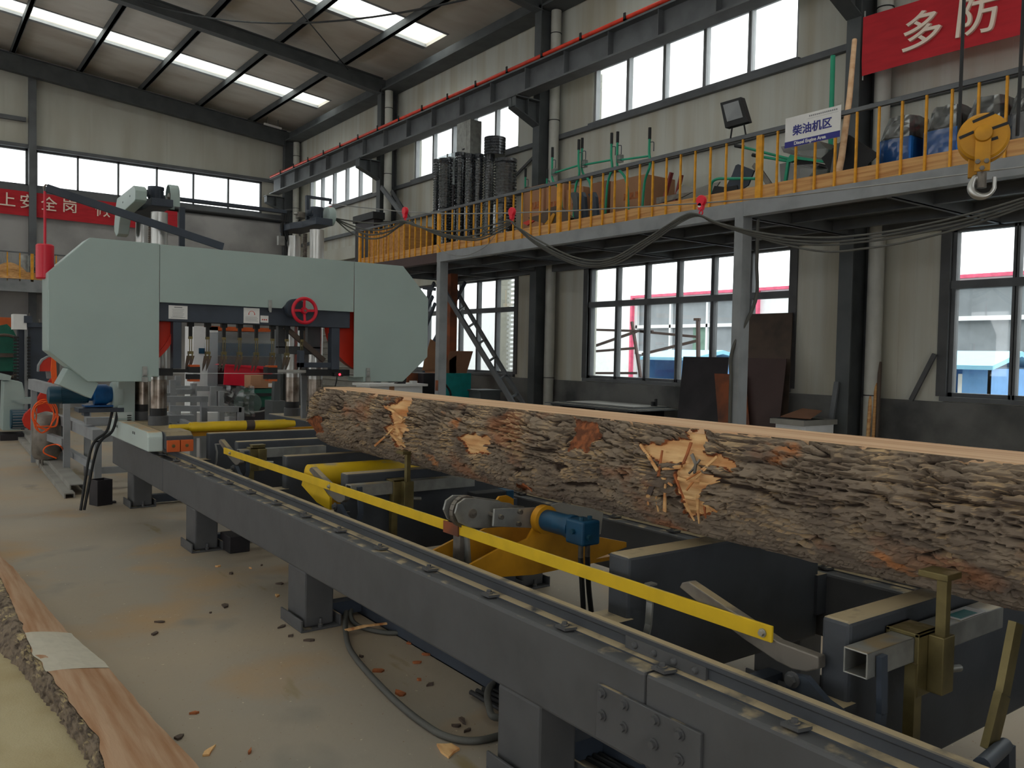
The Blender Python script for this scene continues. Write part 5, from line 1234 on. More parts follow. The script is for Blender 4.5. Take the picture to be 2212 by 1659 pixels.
def loose(name, pts, X, m, label, cat, th=.02, X2=None):
    P = [A(*c, x=X) for c in pts]; P = [Vector((q.x, q.y, max(q.z, DZ+.005))) for q in P]; o = B().plate(P, th).o(name, m); return tag(o, label, cat)
loose('fender', cS([(160, 660), (180, 630), (215, 595), (320, 630), (430, 590), (512, 572), (430, 690), (180, 740)]), 7.7, 'channel', 'grey-brown curved sheet fender lying on the mezzanine behind the red trolley', 'fender')
loose('fender', cS([(0, 750), (0, 700), (200, 665), (290, 655), (200, 700)]), 7.55, 'iron', 'dark half-round fender lying flat at the left of the grey one', 'fender')
loose('dark_tray', cS([(435, 690), (470, 605), (560, 615), (650, 600), (660, 650), (540, 690)]), 7.45, 'black', 'black plastic tray lying behind the kickboard under the bent green tube', 'tray')
loose('hood', cS([(560, 615), (610, 520), (640, 440), (660, 430), (790, 480), (740, 600), (650, 660)]), 7.7, 'steel_blue', 'blue-grey curved hood standing left of the thick yellow post', 'hood')
loose('hood', cS([(770, 450), (790, 420), (850, 470), (935, 590), (900, 625), (860, 560)]), 7.55, 'iron', 'grey pipe-like hood leaning right of the thick yellow post', 'hood')
for k, (a, c, d_) in enumerate(((470, 430, 540), (530, 440, 650), (620, 440, 680))):
    pts = cB([(a, 440+k*5), (a+45, 432), (a+60, 470), (a+75, 640), (a+40, 655), (a+25, 500)])
    loose('bracket', pts, 7.6+.06*k, 'steel_blue' if k else 'column_paint', ['grey', 'black', 'dark'][k]+' angled bracket '+['leftmost', 'in the middle', 'rightmost'][k]+' of three standing by the boxes', 'bracket', .05)
loose('metal_part', cB([(150, 640), (240, 620), (320, 560), (385, 545), (490, 640), (470, 665), (300, 690), (170, 660)]), 7.45, 'plate_brown', 'heap-like brown and dark metal bracket behind the thick yellow post', 'bracket', .08)
loose('metal_part', cB([(260, 690), (330, 600), (345, 610), (310, 690)]), 7.38, 'yellow_dark', 'yellow strut lying against the brown metal bracket', 'bracket', .03)
loose('red_part', cB([(80, 680), (150, 650), (180, 660), (120, 700)]), 7.4, 'red', 'flat red part lying behind the kickboard left of the brown bracket', 'part', .03)
# machine wrapped in clear film under the sign
cT = lambda pts: crop(pts, 1680, 220, .21008)
wm = T('wrapped_machine', A(*cT([(230, 700)])[0], x=7.7).to_tuple()[:2] + (DZ,), 'small green and black machine wrapped in clear film under the white sign', 'machine')
def wedge(pts, X, d, m, nm):
    return B().prism(flat(cT(pts), x=X), 'x', X, X+d).o(nm, m, wm)
wedge([(20, 640), (110, 620), (200, 650), (360, 640), (430, 640), (300, 790), (30, 830)], 7.6, .35, 'film_thick', 'film')
wedge([(90, 600), (130, 540), (200, 560), (460, 600), (470, 625), (200, 590), (120, 620)], 7.58, .06, 'green_bright', 'frame')
wedge([(180, 590), (350, 610), (360, 650), (190, 650)], 7.62, .25, 'black', 'engine')
wedge([(30, 460), (330, 430), (420, 400), (500, 480), (470, 580), (330, 560), (60, 520)], 7.66, .3, 'film_thick', 'film')
p = A(*cT([(560, 40)])[0], x=8.0); q_ = A(*cT([(560, -230)])[0], x=8.0)
gp = T('green_post', (8.0, p.y, DZ), 'upright green tube standing behind the white sign', 'tube')
B().cyl((8.0, p.y, DZ), (8.0, q_.y, q_.z+.25), .025, n=12).o('tube', 'green_bright', gp, smooth=True)
# diamond-tilted black sheet and grey bar
loose('black_sheet', cT([(455, 580), (740, 340), (1048, 540), (940, 640), (935, 680), (560, 750)]), 7.5, 'black', 'black square sheet standing tilted on its corner beside the white sign', 'sheet', .012)
p, q = A(*cT([(630, 430)])[0], x=7.46), A(*cT([(540, 700)])[0], x=7.46); o = B().bar(p, (q.x, q.y, DZ), .05, .05).o('grey_bar', 'frame_grey'); tag(o, 'grey square bar leaning against the tilted black sheet', 'bar')
# peeled pole
p, q = A(1846, 86, x=7.8), A(1818, 340, x=7.4)
o = B().tube([Vector((7.3, q.y-.0, DZ)), q, q.lerp(p, .5)+Vector((0, -.015, 0)), p], [.034, .033, .028, .024], 12).o('peeled_pole', 'cut_wood', None, smooth=True); tag(o, 'long peeled pale wooden pole leaning against the wall column at the banner', 'pole')
# blue machines under film
cU = lambda pts: crop(pts, 1880, 150, .26266)
M['blue_m'] = mat('blue_machine_paint', (30, 108, 190), .45, 0, .06)
for k, (xa, xb, vt, vb, lb) in enumerate(((80, 345, 330, 800, 'blue machine under clouded film, leftmost of the row by the drainpipe'), (445, 735, 250, 730, 'blue machine under torn film, second of the row, left of the yellow hook block'), (775, 1095, 210, 690, 'blue machine under film just behind the yellow hook block'), (1140, 1400, 120, 620, 'dark film-wrapped machine at the right end of the row of blue machines'))):
    (ua, v), (ub, _) = cU([(xa, vt), (xb, vt)]); X = 7.75; p, q = A(ua, v, x=X), A(ub, v, x=X)
    t = T('wrapped_blue_machine', (X+.3, (p.y+q.y)/2, DZ), lb, 'machine', 'blue machines wrapped in film on the mezzanine')
    mm_ = 'blue_m' if k < 3 else 'steel_blue'
    w_ = p.y-q.y; H = min(p.z, 3.95)-DZ
    B().box(X, X+.5, q.y, p.y, DZ+H*.28, DZ+H*.74).o('cabinet', mm_, t, bevel=.01)
    B().box(X+.0, X+.5, q.y+w_*.05, q.y+w_*.45, DZ, DZ+H*.28).box(X+.05, X+.5, q.y+w_*.5, q.y+w_*.95, DZ, DZ+H*.28).o('foot_box', mm_, t, bevel=.006)
    B().box(X+.1, X+.4, q.y+w_*.1, p.y-w_*.1, DZ+H*.74, DZ+H*.95).o('engine_top', 'column_paint', t, bevel=.02)
    vs, fs = [], []; nn = 26
    for j in range(15):
        z = DZ+H*(.18+.86*j/14)
        for i in range(nn):
            a = 2*PI*i/nn; e = (abs(math.cos(a))**4+abs(math.sin(a))**4)**-.25; sq = 1.05 if j < 9 else 1.05-.06*(j-9); wr = 1+.05*noise.noise((i*.9, j*.8, k*7))
            vs.append((X+.25+.27*sq*e*wr*math.cos(a), (p.y+q.y)/2+w_*.53*sq*e*wr*math.sin(a), z+.02*noise.noise((i, j*.3, k))))
    fs = [(j*nn+i, j*nn+(i+1) % nn, (j+1)*nn+(i+1) % nn, (j+1)*nn+i) for j in range(14) for i in range(nn)] + [tuple(range(14*nn, 15*nn))]
    qd = B(); qd.v, qd.f = vs, fs; qd.o('film_cover', 'film' if k < 3 else 'film_thick', t)
    vs2 = [v for v in vs[9*nn:]]; qd = B(); qd.v = [(X+.25+(v[0]-X-.25)*1.01, (p.y+q.y)/2+(v[1]-(p.y+q.y)/2)*1.01, v[2]+.004) for v in vs2]; qd.f = [(j*nn+i, j*nn+(i+1) % nn, (j+1)*nn+(i+1) % nn, (j+1)*nn+i) for j in range(5) for i in range(nn)]; qd.o('dusty_film', 'film_thick', t)
# ---- sign on the railing
sc_ = [A(u, v, x=MX-.012) for u, v in ((1697, 256), (1816, 227), (1815, 297), (1695, 319))]
y0, y1 = (sc_[1].y+sc_[2].y)/2, (sc_[0].y+sc_[3].y)/2; z1, z0 = (sc_[0].z+sc_[1].z)/2, (sc_[2].z+sc_[3].z)/2
sg = T('sign', (MX-.01, (y0+y1)/2, z0), 'white area sign with blue Chinese characters and English band hung on the railing', 'sign')
bd = B().box(MX-.012, MX-.004, y0, y1, z0, z1).o('board', 'paper', sg); hh = z1-z0; ww = y1-y0; EX, EZ = (0, -1, 0), (0, 0, 1)
B().box(MX-.0135, MX-.012, y0, y1, z0, z0+hh*.2).o('blue_band', 'navy_ink', sg)
text('sign_text', '柴油机区', (MX-.014, (y0+y1)/2, z0+hh*.50), hh*.36, EX, EZ, 'navy_ink', sg, bold=.0018, ratio=1.02)
text('sign_text', 'Diesel Engine Area', (MX-.0145, (y0+y1)/2+.02, z0+hh*.10), hh*.155, EX, EZ, 'paper', sg, bold=.001)
b = B()
for k in range(15): b.box(MX-.0135, MX-.012, y0+ww*(.06+.034*k), y0+ww*(.06+.034*k)+ww*.022, z1-hh*.13, z1-hh*.08)
b.o('small_print', 'grey', sg)
B().box(MX-.013, MX-.012, y0+ww*.04, y0+ww*.6, z1-hh*.19, z1-hh*.185).o('rule_line', 'grey', sg)
# ---- floodlight on the railing
fl_ = T('floodlight', (MX+.02, A(1590, 262, x=MX).y, 3.905), 'black LED floodlight on a bracket on top of the railing', 'floodlight')
c = [A(u, v, x=MX-.03) for u, v in ((1555, 222), (1600, 209), (1616, 263), (1566, 277))]
B().plate(c, -.07).o('housing', 'black', fl_, bevel=.006)
ci = [A(u, v, x=MX-.033) for u, v in ((1562, 227), (1595, 217), (1605, 253), (1571, 263))]
B().plate(ci, .003).o('glass_front', 'grey', fl_)
B().bar(A(1582, 272, x=MX+.02), (MX+.02, A(1578, 288, x=MX+.02).y, 3.9), .012, .012).bar(A(1606, 262, x=MX+.02), (MX+.02, A(1612, 268, x=MX+.02).y, 3.9), .012, .012).o('bracket', 'black', fl_)
# ---- hook block of the hoist
HY = 2.0
hc_ = A(2124, 300, y=HY); hr_ = 50*fdep(hc_)/FPX
HC, HA = (hc_.x, HY), R(-65)
hk = T('hoist_hook', (hc_.x, HY, hc_.z-.6), 'orange-yellow crane hook block with black stripes hanging on two wire ropes', 'crane hook')
B().lathe([(hr_*.9, -.06), (hr_, -.05), (hr_, -.03), (hr_*.94, -.02), (hr_*.94, .02), (hr_, .03), (hr_, .05), (hr_*.9, .06)], (hc_.x, HY, hc_.z), 'y', 44).rot(HC, HA).o('sheave_cover', 'yellow_dark', hk, smooth=True)
b = B().box(hc_.x-.034, hc_.x+.034, HY-.075, HY-.058, hc_.z-hr_*1.5, hc_.z+.03).box(hc_.x-.062, hc_.x+.005, HY+.02, HY+.05, hc_.z-hr_*1.6, hc_.z-.05); yk = b.rot(HC, HA).o('yoke', 'yellow_dark', hk, bevel=.004)
B().lathe([(.02, -.095), (.038, -.09), (.042, -.075), (.042, -.06)], (hc_.x, HY, hc_.z+.01), 'y', 24).rot(HC, HA).o('axle_cap', 'yellow_dark', yk, smooth=True)
for a, c in ((-.01, -.012), (.028, -.012), (.010, -.045)):
    b = B(); b.cyl((hc_.x+a-.01, HY-.075, hc_.z-hr_+c+.0), (hc_.x+a-.01, HY-.088, hc_.z-hr_+c), .012, n=6); b.rot(HC, HA).o('bolt', 'iron', yk)
for (xa, za, xb, zb) in ((-.07, .105, .06, .155), (.05, .045, .15, .075), (-.15, .0, -.06, .035), (-.045, -.055, .09, -.02)):
    k_ = hr_/.165; B().bar((hc_.x+xa*k_, HY-.061, hc_.z+za*k_), (hc_.x+xb*k_, HY-.061, hc_.z+zb*k_), .014, .004, up=(0, 1, 0)).rot(HC, HA).o('stripe', 'black', hk)
hz = hc_.z-hr_*1.5; nk = B().cyl((hc_.x+.0, HY, hz+.02), (hc_.x, HY, hz-.07), .022, n=16).rot(HC, HA).o('hook_shank', 'iron', hk, smooth=True)
hcx, hcz = hc_.x+.006, hc_.z-102*fdep(hc_)/FPX; rr = .05
pts = [(hc_.x, HY, hz-.05), (hcx-.03, HY, hcz+.05)] + [(hcx+rr*math.cos(a), HY, hcz+rr*math.sin(a)) for a in [R(150+k*20) for k in range(12)]] + [(hcx+.05, HY, hcz+.042)]
B().tube(spline(pts, 5), [.010+.010*math.sin(PI*min(1, t/52)) for t in range(5*(len(pts)-1)+1)], 12).rot(HC, HA).o('hook', 'chrome', hk, smooth=True)
zt = 6.6
for u in (2077, 2187):
    xo = hc_.x+(u-2124)*fdep(hc_)/FPX
    B().cyl((xo, HY, hc_.z+(.0)), (xo+.02*(1 if u > 2100 else 0), HY, zt), .0085, n=8).rot(HC, HA).o('wire_rope', 'black', hk, smooth=True)
cg = T('crane_girder', (0, 2.0, 6.5), 'overhead crane girder carrying the hook block above the picture', 'crane')
B().box(-6, 8.5, 1.85, 2.15, 6.5, 6.9).o('girder', 'yellow_dark', cg)
# ---- festoon wire, trolleys and cables
P0 = Vector(GOOSE); P1 = A(2300, 345, x=6.3)
fw = T('festoon_wire', tuple(P0), 'thin steel wire rope strung from the saw head across the hall carrying red trolleys', 'wire')
wp = [AP(u, v, P0, P1) for u, v in ((715, 441), (790, 449), (875, 458), (990, 462), (1105, 460), (1240, 455), (1380, 447), (1513, 439), (1700, 424), (1960, 392), (2212, 360), (2300, 347))]
B().tube(wp, .006, 6).o('wire', 'cable_light', fw, smooth=True)
M['trolley_red'] = mat('trolley_red', (226, 20, 48), .35, 0, .03)
TR = [(713, 455, 'red cable trolley hanging at the saw head, leftmost of four'), (875, 459, 'red cable trolley hanging on the wire in front of the plywood crate'), (1106, 461, 'red cable trolley hanging on the wire in front of the ribbed rolls'), (1515, 438, 'red cable trolley with white disc hanging on the wire by the second mezzanine post')]
for k, (u, v, lb) in enumerate(TR):
    p = AP(u, v, P0, P1); s = (.055 if k else .045)*(1+.1*(k == 3)); t = T('cable_trolley', tuple(p), lb, 'trolley', 'red festoon trolleys')
    B().lathe([(s*.7, -.018), (s*.78, -.012), (s*.78, .012), (s*.7, .018)], (p.x, p.y, p.z+s*.25), 'x', 22).prism([(p.y-s*.55, p.z+s*.2), (p.y+s*.55, p.z+s*.2), (p.y+s*.3, p.z-s*1.0), (p.y-s*.3, p.z-s*1.0)], 'x', p.x-.016, p.x+.016).o('wheel_housing', 'trolley_red', t, smooth=True)
    B().torus((p.x, p.y, p.z-s*1.35), s*.3, .006, 'x', 14, 6).o('hook_ring', 'trolley_red', t, smooth=True)
    if k == 3: B().cyl((p.x-.0165, p.y+.005, p.z-s*.35), (p.x-.018, p.y+.005, p.z-s*.35), s*.3, n=16).o('white_disc', 'paper', t)
seg = [[[(717, 466), (727, 472), (795, 482), (840, 482), (874, 477)], [(720, 468), (740, 479), (795, 497), (844, 492), (874, 478)], [(718, 468), (746, 487), (795, 507), (844, 498), (874, 479)], [(717, 470), (756, 503), (794, 515), (828, 510), (874, 480)]],
       [[(900, 488), (960, 500), (1036, 494), (1085, 481), (1105, 478)], [(910, 490), (950, 503), (1008, 512), (1063, 496), (1105, 479)], [(905, 489), (954, 508), (1027, 514), (1075, 495), (1105, 480)], [(902, 489), (954, 510), (1027, 518), (1080, 497), (1105, 481)]],
       [[(1120, 490), (1175, 524), (1250, 558), (1320, 560), (1400, 516), (1474, 469), (1508, 463)], [(1116, 490), (1168, 528), (1252, 565), (1320, 564), (1400, 519), (1470, 473), (1508, 464)], [(1112, 488), (1165, 531), (1250, 570), (1322, 567), (1402, 521), (1470, 475), (1508, 465)], [(1110, 488), (1160, 531), (1245, 572), (1325, 570), (1404, 523), (1470, 478), (1508, 466)]],
       [[(1560, 484), (1668, 507), (1777, 514), (1867, 508), (1960, 494), (2100, 462), (2260, 415)], [(1555, 484), (1668, 513), (1777, 523), (1867, 516), (1960, 500), (2100, 470), (2260, 420)], [(1550, 483), (1668, 518), (1777, 529), (1867, 522), (1960, 508), (2100, 477), (2260, 424)], [(1545, 483), (1668, 522), (1777, 543), (1867, 536), (1960, 521), (2100, 484), (2260, 428)]]]
for k in range(4):
    pts = [q for sgm in seg for q in sgm[k]]
    W_ = [AP(u, v, P0, P1) + Vector((.012*(k-1.5), 0, 0)) for u, v in pts]
    o = B().tube(spline(W_, 6), .0080, 8).o('festoon_cable', 'cable', None, smooth=True); tag(o, 'dark grey power cable looping in swags under the red trolleys', 'cable', 'dark festoon cables under the trolleys')
o = B().tube(spline([A(945, 528, x=6.95), A(960, 545, x=6.95), A(1000, 553, x=6.95), A(1045, 535, x=6.95), A(1072, 505, x=6.95)]), .005, 6).o('loose_cord', 'cable_light', None, smooth=True); tag(o, 'thin grey cord drooping from the mezzanine edge beam', 'cord')
# cable running down the second post
o = B().tube(spline([(MX+.16, 5.53, 3.05), (MX+.165, 5.53, 2.6), (MX+.17, 5.54, 2.2), (MX-.02, 5.66, 1.7), (MX-.02, 5.67, 1.35), (MX-.02, 5.67, .9)]), .018, 8).o('post_cable', 'cable', None, smooth=True); tag(o, 'thick dark cable running down the middle mezzanine post', 'cable')
# ---- banners
def banner(name, label, p_of, nu, nv):
    q = B(); q.v = [p_of(i/nu, j/nv) for j in range(nv+1) for i in range(nu+1)]; q.f = [(j*(nu+1)+i, j*(nu+1)+i+1, (j+1)*(nu+1)+i+1, (j+1)*(nu+1)+i) for j in range(nv) for i in range(nu)]
    t = T(name, q.v[0], label, 'banner'); q.o('cloth', 'red_cloth', t, smooth=True); return t
def clothx(y, t): return 8.86+.02*noise.noise(((5.47-y)*1.8, t*2.5, 1))
bR = banner('banner', 'red cloth banner with big cream characters hanging at the upper right over the mezzanine', lambda s, t: (clothx(5.47-5.0*s, t), 5.47-5.0*s, 5.52-.145*s*1.06-.66*t+.02*math.sin(s*5)*t), 90, 14)
for ch, (u, v) in (('多', (1992, 72)), ('防', (2112, 38))):
    p = A(u, v, x=8.85); text('banner_text', ch, (8.845, p.y, p.z), .43, (0, -1, -.08), (0, 0, 1), 'white_ink', bR, bold=.003, ratio=1.08, depth=.016)
B().cyl((8.9, 5.475, 4.82), (8.9, 5.475, 5.6), .009, n=8).o('stick', 'galv', bR)
b0, b1 = A(-160, 440, y=23.82), A(384, 440, y=23.82)
bL = banner('banner', 'long red cloth banner with cream characters on the end wall behind the saw head', lambda s, t: (b0.x+(b1.x-b0.x)*s, 23.85+.015*noise.noise((s*14, t*2, 3)), 5.40-.06*s-.60*t), 80, 8)
for ch, (u, v) in (('上', (16, 433)), ('安', (60, 438)), ('全', (106, 443)), ('岗', (151, 447)), ('做', (222, 456)), ('好', (268, 462))):
    p = A(u, v, y=23.81); text('banner_text', ch, (p.x, 23.815, p.z), .37, (1, 0, -.012), (0, 0, 1), 'white_ink', bL, bold=.002, depth=.003)
# ================================================================ things on the floor under the mezzanine
def leaning(name, tl, tr, bl, br, xt, xb, m, label, cat='steel plate', th=.012):
    a, c = A(*tl, x=xt), A(*tr, x=xt); xm = (xt+xb)/2
    e, f = A(*bl, x=xm), A(*br, x=xm)
    z = (a.z+c.z)/2
    def down(p, q):   # follow the edge p -> q down to the floor
        t = (p.z-.004)/(p.z-q.z) if abs(p.z-q.z) > .05 else 1; return Vector((xb, p.y+(q.y-p.y)*t, .004))
    P = [Vector((xt, a.y, z)), Vector((xt, c.y, z)), down(c, f), down(a, e)]
    o = B().plate(P, -th).o(name, m); return tag(o, label, cat)
leaning('steel_plate', (1476, 771), (1574, 771), (1462, 870), (1560, 870), 9.22, 8.75, 'plate_dark', 'black steel plate leaning on the wall below the wide window, leftmost of the plates')
leaning('steel_plate', (1613, 677), (1712, 677), (1609, 780), (1699, 790), 9.33, 8.95, 'plate_brown', 'tall grey-brown steel plate leaning on the wall beside the window jamb, standing behind the others')
leaning('steel_plate', (1609, 774), (1699, 774), (1608, 870), (1683, 890), 9.08, 8.7, 'plate_violet', 'violet-brown steel plate leaning in front of the tall grey-brown plate')
leaning('steel_plate', (1543, 808), (1609, 808), (1542, 880), (1608, 880), 8.95, 8.6, 'rust', 'small rusty orange steel plate leaning between two dark plates')
p = A(1664, 903, x=8.25); q = A(1738, 914, x=8.25); r = A(1775, 902, x=8.85)
sc = T('side_cabinet', (8.5, (p.y+q.y)/2, 0), 'low white and grey cabinet standing beside the leaning plates behind the log', 'cabinet')
B().box(8.3, 8.85, q.y+.02, p.y-.04, .0, p.z-.06).o('body', 'facade', sc); B().box(8.24, 8.9, q.y, p.y, p.z-.06, p.z).o('top', 'channel', sc, bevel=.004)
B().box(8.29, 8.3, q.y+.06, p.y-.08, p.z-.32, p.z-.1).o('drawer', 'paper', sc)
yc = (p.y+q.y)/2
o = B().plate([(8.4, yc+.2, p.z+.012), (8.8, yc+.18, p.z+.10), (8.78, yc-.10, p.z+.09), (8.4, yc-.2, p.z+.012)], .008).o('card_sheet', 'card_dark'); tag(o, 'curled brown card lying on the low cabinet', 'card')
o = B().plate([(8.3, yc+.28, p.z+.003), (8.75, yc+.22, p.z+.003), (8.75, yc-.15, p.z+.003), (8.3, yc-.22, p.z+.003)], -.008).o('black_sheet', 'black'); tag(o, 'black folded sheet lying under the curled card on the low cabinet', 'sheet')
a, c = A(1808, 825, x=8.93), A(1782, 925, x=8.75); o = B().bar((8.7, c.y, .01), a, .03, .06, up=(0, 1, 0)).o('leaning_bar', 'frame_grey'); tag(o, 'grey flat bar leaning against the nearest wall column', 'bar')
for k, (u, v, u2, m, lb) in enumerate(((1882, 770, 1875, 'splinter', 'bent pale stick beside the drainpipe, leftmost of three'), (1892, 800, 1890, 'pine', 'straight pale stick in the middle beside the drainpipe'), (1901, 782, 1899, 'plate_brown', 'knobbly grey-brown branch, rightmost of the sticks beside the drainpipe'))):
    a, c = A(u, v, x=9.25), A(u2, 940, x=9.1)
    o = B().tube(spline([(9.05, c.y, .005), c.lerp(a, .5)+Vector((0, .012*(k-1), 0)), a]), .022, 8).o('stick', m, None, smooth=True); tag(o, lb, 'stick', 'sticks leaning by the drainpipe')
# stack of grey sheets on trestles
a, c, e = A(1192, 868, x=8.7), A(1390, 885, x=8.3), A(1290, 866, x=9.2)
zt = .80
ps = [A(1192, 870, z=zt), A(1400, 886, z=zt), A(1330, 872, z=zt), A(1225, 864, z=zt)]
y0, y1 = 8.0, 11.0
pl0 = A(1192, 868, x=8.55); pr0 = A(1396, 884, x=8.55)
st = T('sheet_stack', (8.8, (pl0.y+pr0.y)/2, 0), 'trestle bench below the wide window carrying thin grey metal sheets', 'bench')
for y in (pr0.y+.3, pl0.y-.3): B().box(8.5, 9.2, y-.03, y+.03, 0, pr0.z-.05).o('trestle', 'black', st)
B().box(8.45, 9.25, pr0.y+.1, pl0.y-.1, pr0.z-.05, pr0.z-.03).o('bench_top', 'frame_grey', st)
for k in range(4):
    z = pr0.z-.028+.012*k; d = .12*k
    o = B().box(8.4+.05*k, 9.2+.03*(k % 2), pr0.y-.05+d*.8, pl0.y-.25*k*.5, z, z+.008).o('metal_sheet', 'channel' if k % 2 else 'column_paint'); tag(o, ['bottom', 'second from the bottom', 'third from the bottom', 'top'][k]+' grey sheet of the flat stack on the trestle bench', 'sheet', 'metal sheets on the trestle bench')
a = A(1413, 890, x=8.9); b = B().bar((8.9, a.y, .01), A(1410, 868, x=9.0), .05, .03).bar((8.92, a.y-.03, .01), A(1417, 862, x=9.05), .03, .03); o = b.o('upright_bars', 'black'); tag(o, 'pair of short black bars propped upright left of the black plate', 'bar')
# stair of two stringers with rungs (second bay)
sr = T('stair', (8.3, 11.8, 0), 'grey two-stringer stair with rungs rising in front of the second bay window', 'stair')
Xa, Xb = 8.0, 8.5
a0, a1 = A(967, 640, x=Xa), A(1095, 850, x=Xa); d = (a1-a0); end = a0+d*((a0.z-.01)/(a0.z-a1.z))
B().bar(a0-d*.12, end, .035, .10).o('stringer', 'frame_grey', sr)
c0, c1 = A(985, 628, x=Xb), A(1110, 838, x=Xb); d2 = c1-c0; end2 = c0+d2*((c0.z-.01)/(c0.z-c1.z))
B().bar(c0-d2*.12, end2, .035, .08).o('stringer', 'frame_grey', sr)
for k in range(1, 9):
    t = k/9; B().bar(a0.lerp(end, t), c0.lerp(end2, t), .03, .03).o('rung', 'frame_grey', sr)
s2 = T('stair', (8.2, 15, 0), 'dark zigzag stair seen between the saw cover and the first mezzanine post', 'stair')
b = B()
X = 8.4
for a, c in (((940, 655), (905, 745)), ((938, 610), (905, 690)), ((915, 622), (940, 625)), ((920, 770), (1005, 610)), ((905, 705), (935, 640))):
    b.bar(A(*a, x=X), A(*c, x=X), .04, .06)
p = A(920, 770, x=X); b.bar(p, (X, p.y+.3, 0), .04, .06); b.bar((X, p.y-1, 0.0), (X, p.y-1, 3.07), .05, .05)
b.o('stringer', 'steel_blue', s2)
# desk, board, turquoise sheet, boxes in the second bay
p, q = A(795, 828, y=12.6), A(916, 829, y=12.6)
dk = T('desk', ((p.x+q.x)/2, 12.9, 0), 'white desk with cluttered top behind the right wheel cover', 'desk')
B().box(p.x, q.x+.05, 12.55, 13.2, q.z-.04, q.z).o('desk_top', 'paper', dk); B().box(p.x+.05, q.x-.02, 12.62, 13.15, 0, q.z-.04).o('pedestal', 'facade', dk)
B().box(p.x+(q.x-p.x)*.38, p.x+(q.x-p.x)*.46, 12.6, 12.62, q.z-.2, q.z-.0).o('paper_note', 'card', dk)
x = p.x+(q.x-p.x)*.78
o = B().box(x, x+.1, 12.6, 12.7, q.z, q.z+.05).o('white_block', 'paper'); tag(o, 'small white box lying at the right end of the desk top', 'box')
o = B().prism([(x-.28, q.z), (x-.1, q.z), (x-.08, q.z+.1), (x-.14, q.z+.1)], 'y', 12.65, 12.75).o('desk_tool', 'plate_dark'); tag(o, 'dark tool lying on the desk left of the small white box', 'tool')
p, q = A(880, 806, y=13.4), A(968, 862, y=13.4)
o = B().box(p.x, q.x, 13.4, 13.44, 0, p.z).o('brown_board', 'rust'); tag(o, 'red-brown board standing on edge under the open cardboard box', 'board')
p, q = A(962, 806, y=12.6), A(1017, 850, y=12.6)
pts = [(p.x, 0.0), (q.x, 0.0), (q.x, p.z), (p.x, p.z)]
o = B().prism(pts, 'y', 12.6, 12.63).o('turquoise_sheet', 'turq'); tag(o, 'turquoise sheet standing upright right of the first mezzanine post', 'sheet')
q0 = A(962, 806, y=13.3)
bx = T('open_carton', (q0.x, 13.6, q0.z), 'large open cardboard box tilted on the brown board behind the first mezzanine post', 'box')
F = [A(u, v, y=13.25) for u, v in ((912, 800), (960, 806), (972, 758), (930, 732))]
K = [A(u, v, y=13.1) for u, v in ((960, 806), (1008, 806), (1022, 759), (972, 758))]
B().plate(F, .01).o('flap_side', 'card', bx); B().plate(K, .01).o('front_side', 'card_dark', bx)
bk = [Vector((v.x, v.y+.7, v.z)) for v in K]
b = B(); b.plate([K[1], bk[1], bk[2], K[2]], .01).plate([bk[0], bk[1], bk[2], bk[3]], .01).plate([K[0], K[1], bk[1], bk[0]], .01); b.o('carton', 'card', bx)
B().box(F[0].x, K[1].x, 13.2, 13.9, 0, min(F[0].z, K[0].z)-.01).o('stand', 'plate_dark', bx)
p, q = A(1036, 843, y=12.2), A(1085, 848, y=12.2)
o = B().box(p.x, q.x, 12.2, 12.7, p.z-.03, p.z).box(p.x+.04, q.x-.03, 12.22, 12.68, 0, p.z-.03).o('small_stool', 'column_paint'); tag(o, 'small grey stand with a pale top below the second bay window', 'stand')
o = B().tube(spline([A(962, 830, y=12.5), A(972, 845, y=12.5), A(974, 862, y=12.5), A(974, 880, y=12.5)]), .02, 8).o('black_hose', 'black', None, smooth=True); tag(o, 'short black hose hanging from the turquoise sheet', 'hose')

# ================================================================ behind and left of the saw
# mezzanine at the far left
lm = T('rear_mezzanine', (-2, 23, 0), 'mezzanine with yellow railing in the far left corner below the red banner', 'platform')
zb, zd = A(0, 618, y=22).z, A(0, 600, y=22).z
x1 = 3.2
B().box(-10, x1, 22, 22.15, zb-.1, zd).o('edge_beam', 'grey', lm); B().box(-10, x1, 22.15, 23.9, zd-.05, zd).o('deck', 'plate_dark', lm)
zt = A(0, 540, y=22).z
B().box(-10, x1, 22.02, 22.06, zt-.03, zt).o('handrail', 'frame_grey', lm); B().box(-10, x1, 22.06, 22.08, zd, zd+.17).o('kick_board', 'pine', lm)
bx_ = B().box(-.012, .012, 22.0, 22.03, zd-.05, zt-.03).o('baluster', 'rail_yellow', lm); bp_ = B().box(-.03, .03, 22.0, 22.03, zd-.05, zt-.03).o('rail_post', 'rail_yellow', lm)
for k in range(9):
    x = A(16, 575, y=22).x + (A(43, 575, y=22).x-A(16, 575, y=22).x)*(k-3)
    src = bp_ if k % 4 == 1 else bx_
    c = dup(src, parent=lm); c.location.x = x-wpos(lm).x
bx_.location.x -= 2.6; bp_.location.x -= 3.6
for x in (-3, .2, 2.9): B().box(x-.08, x+.08, 22.02, 22.15, 0, zb-.1).o('post', 'column_paint', lm)
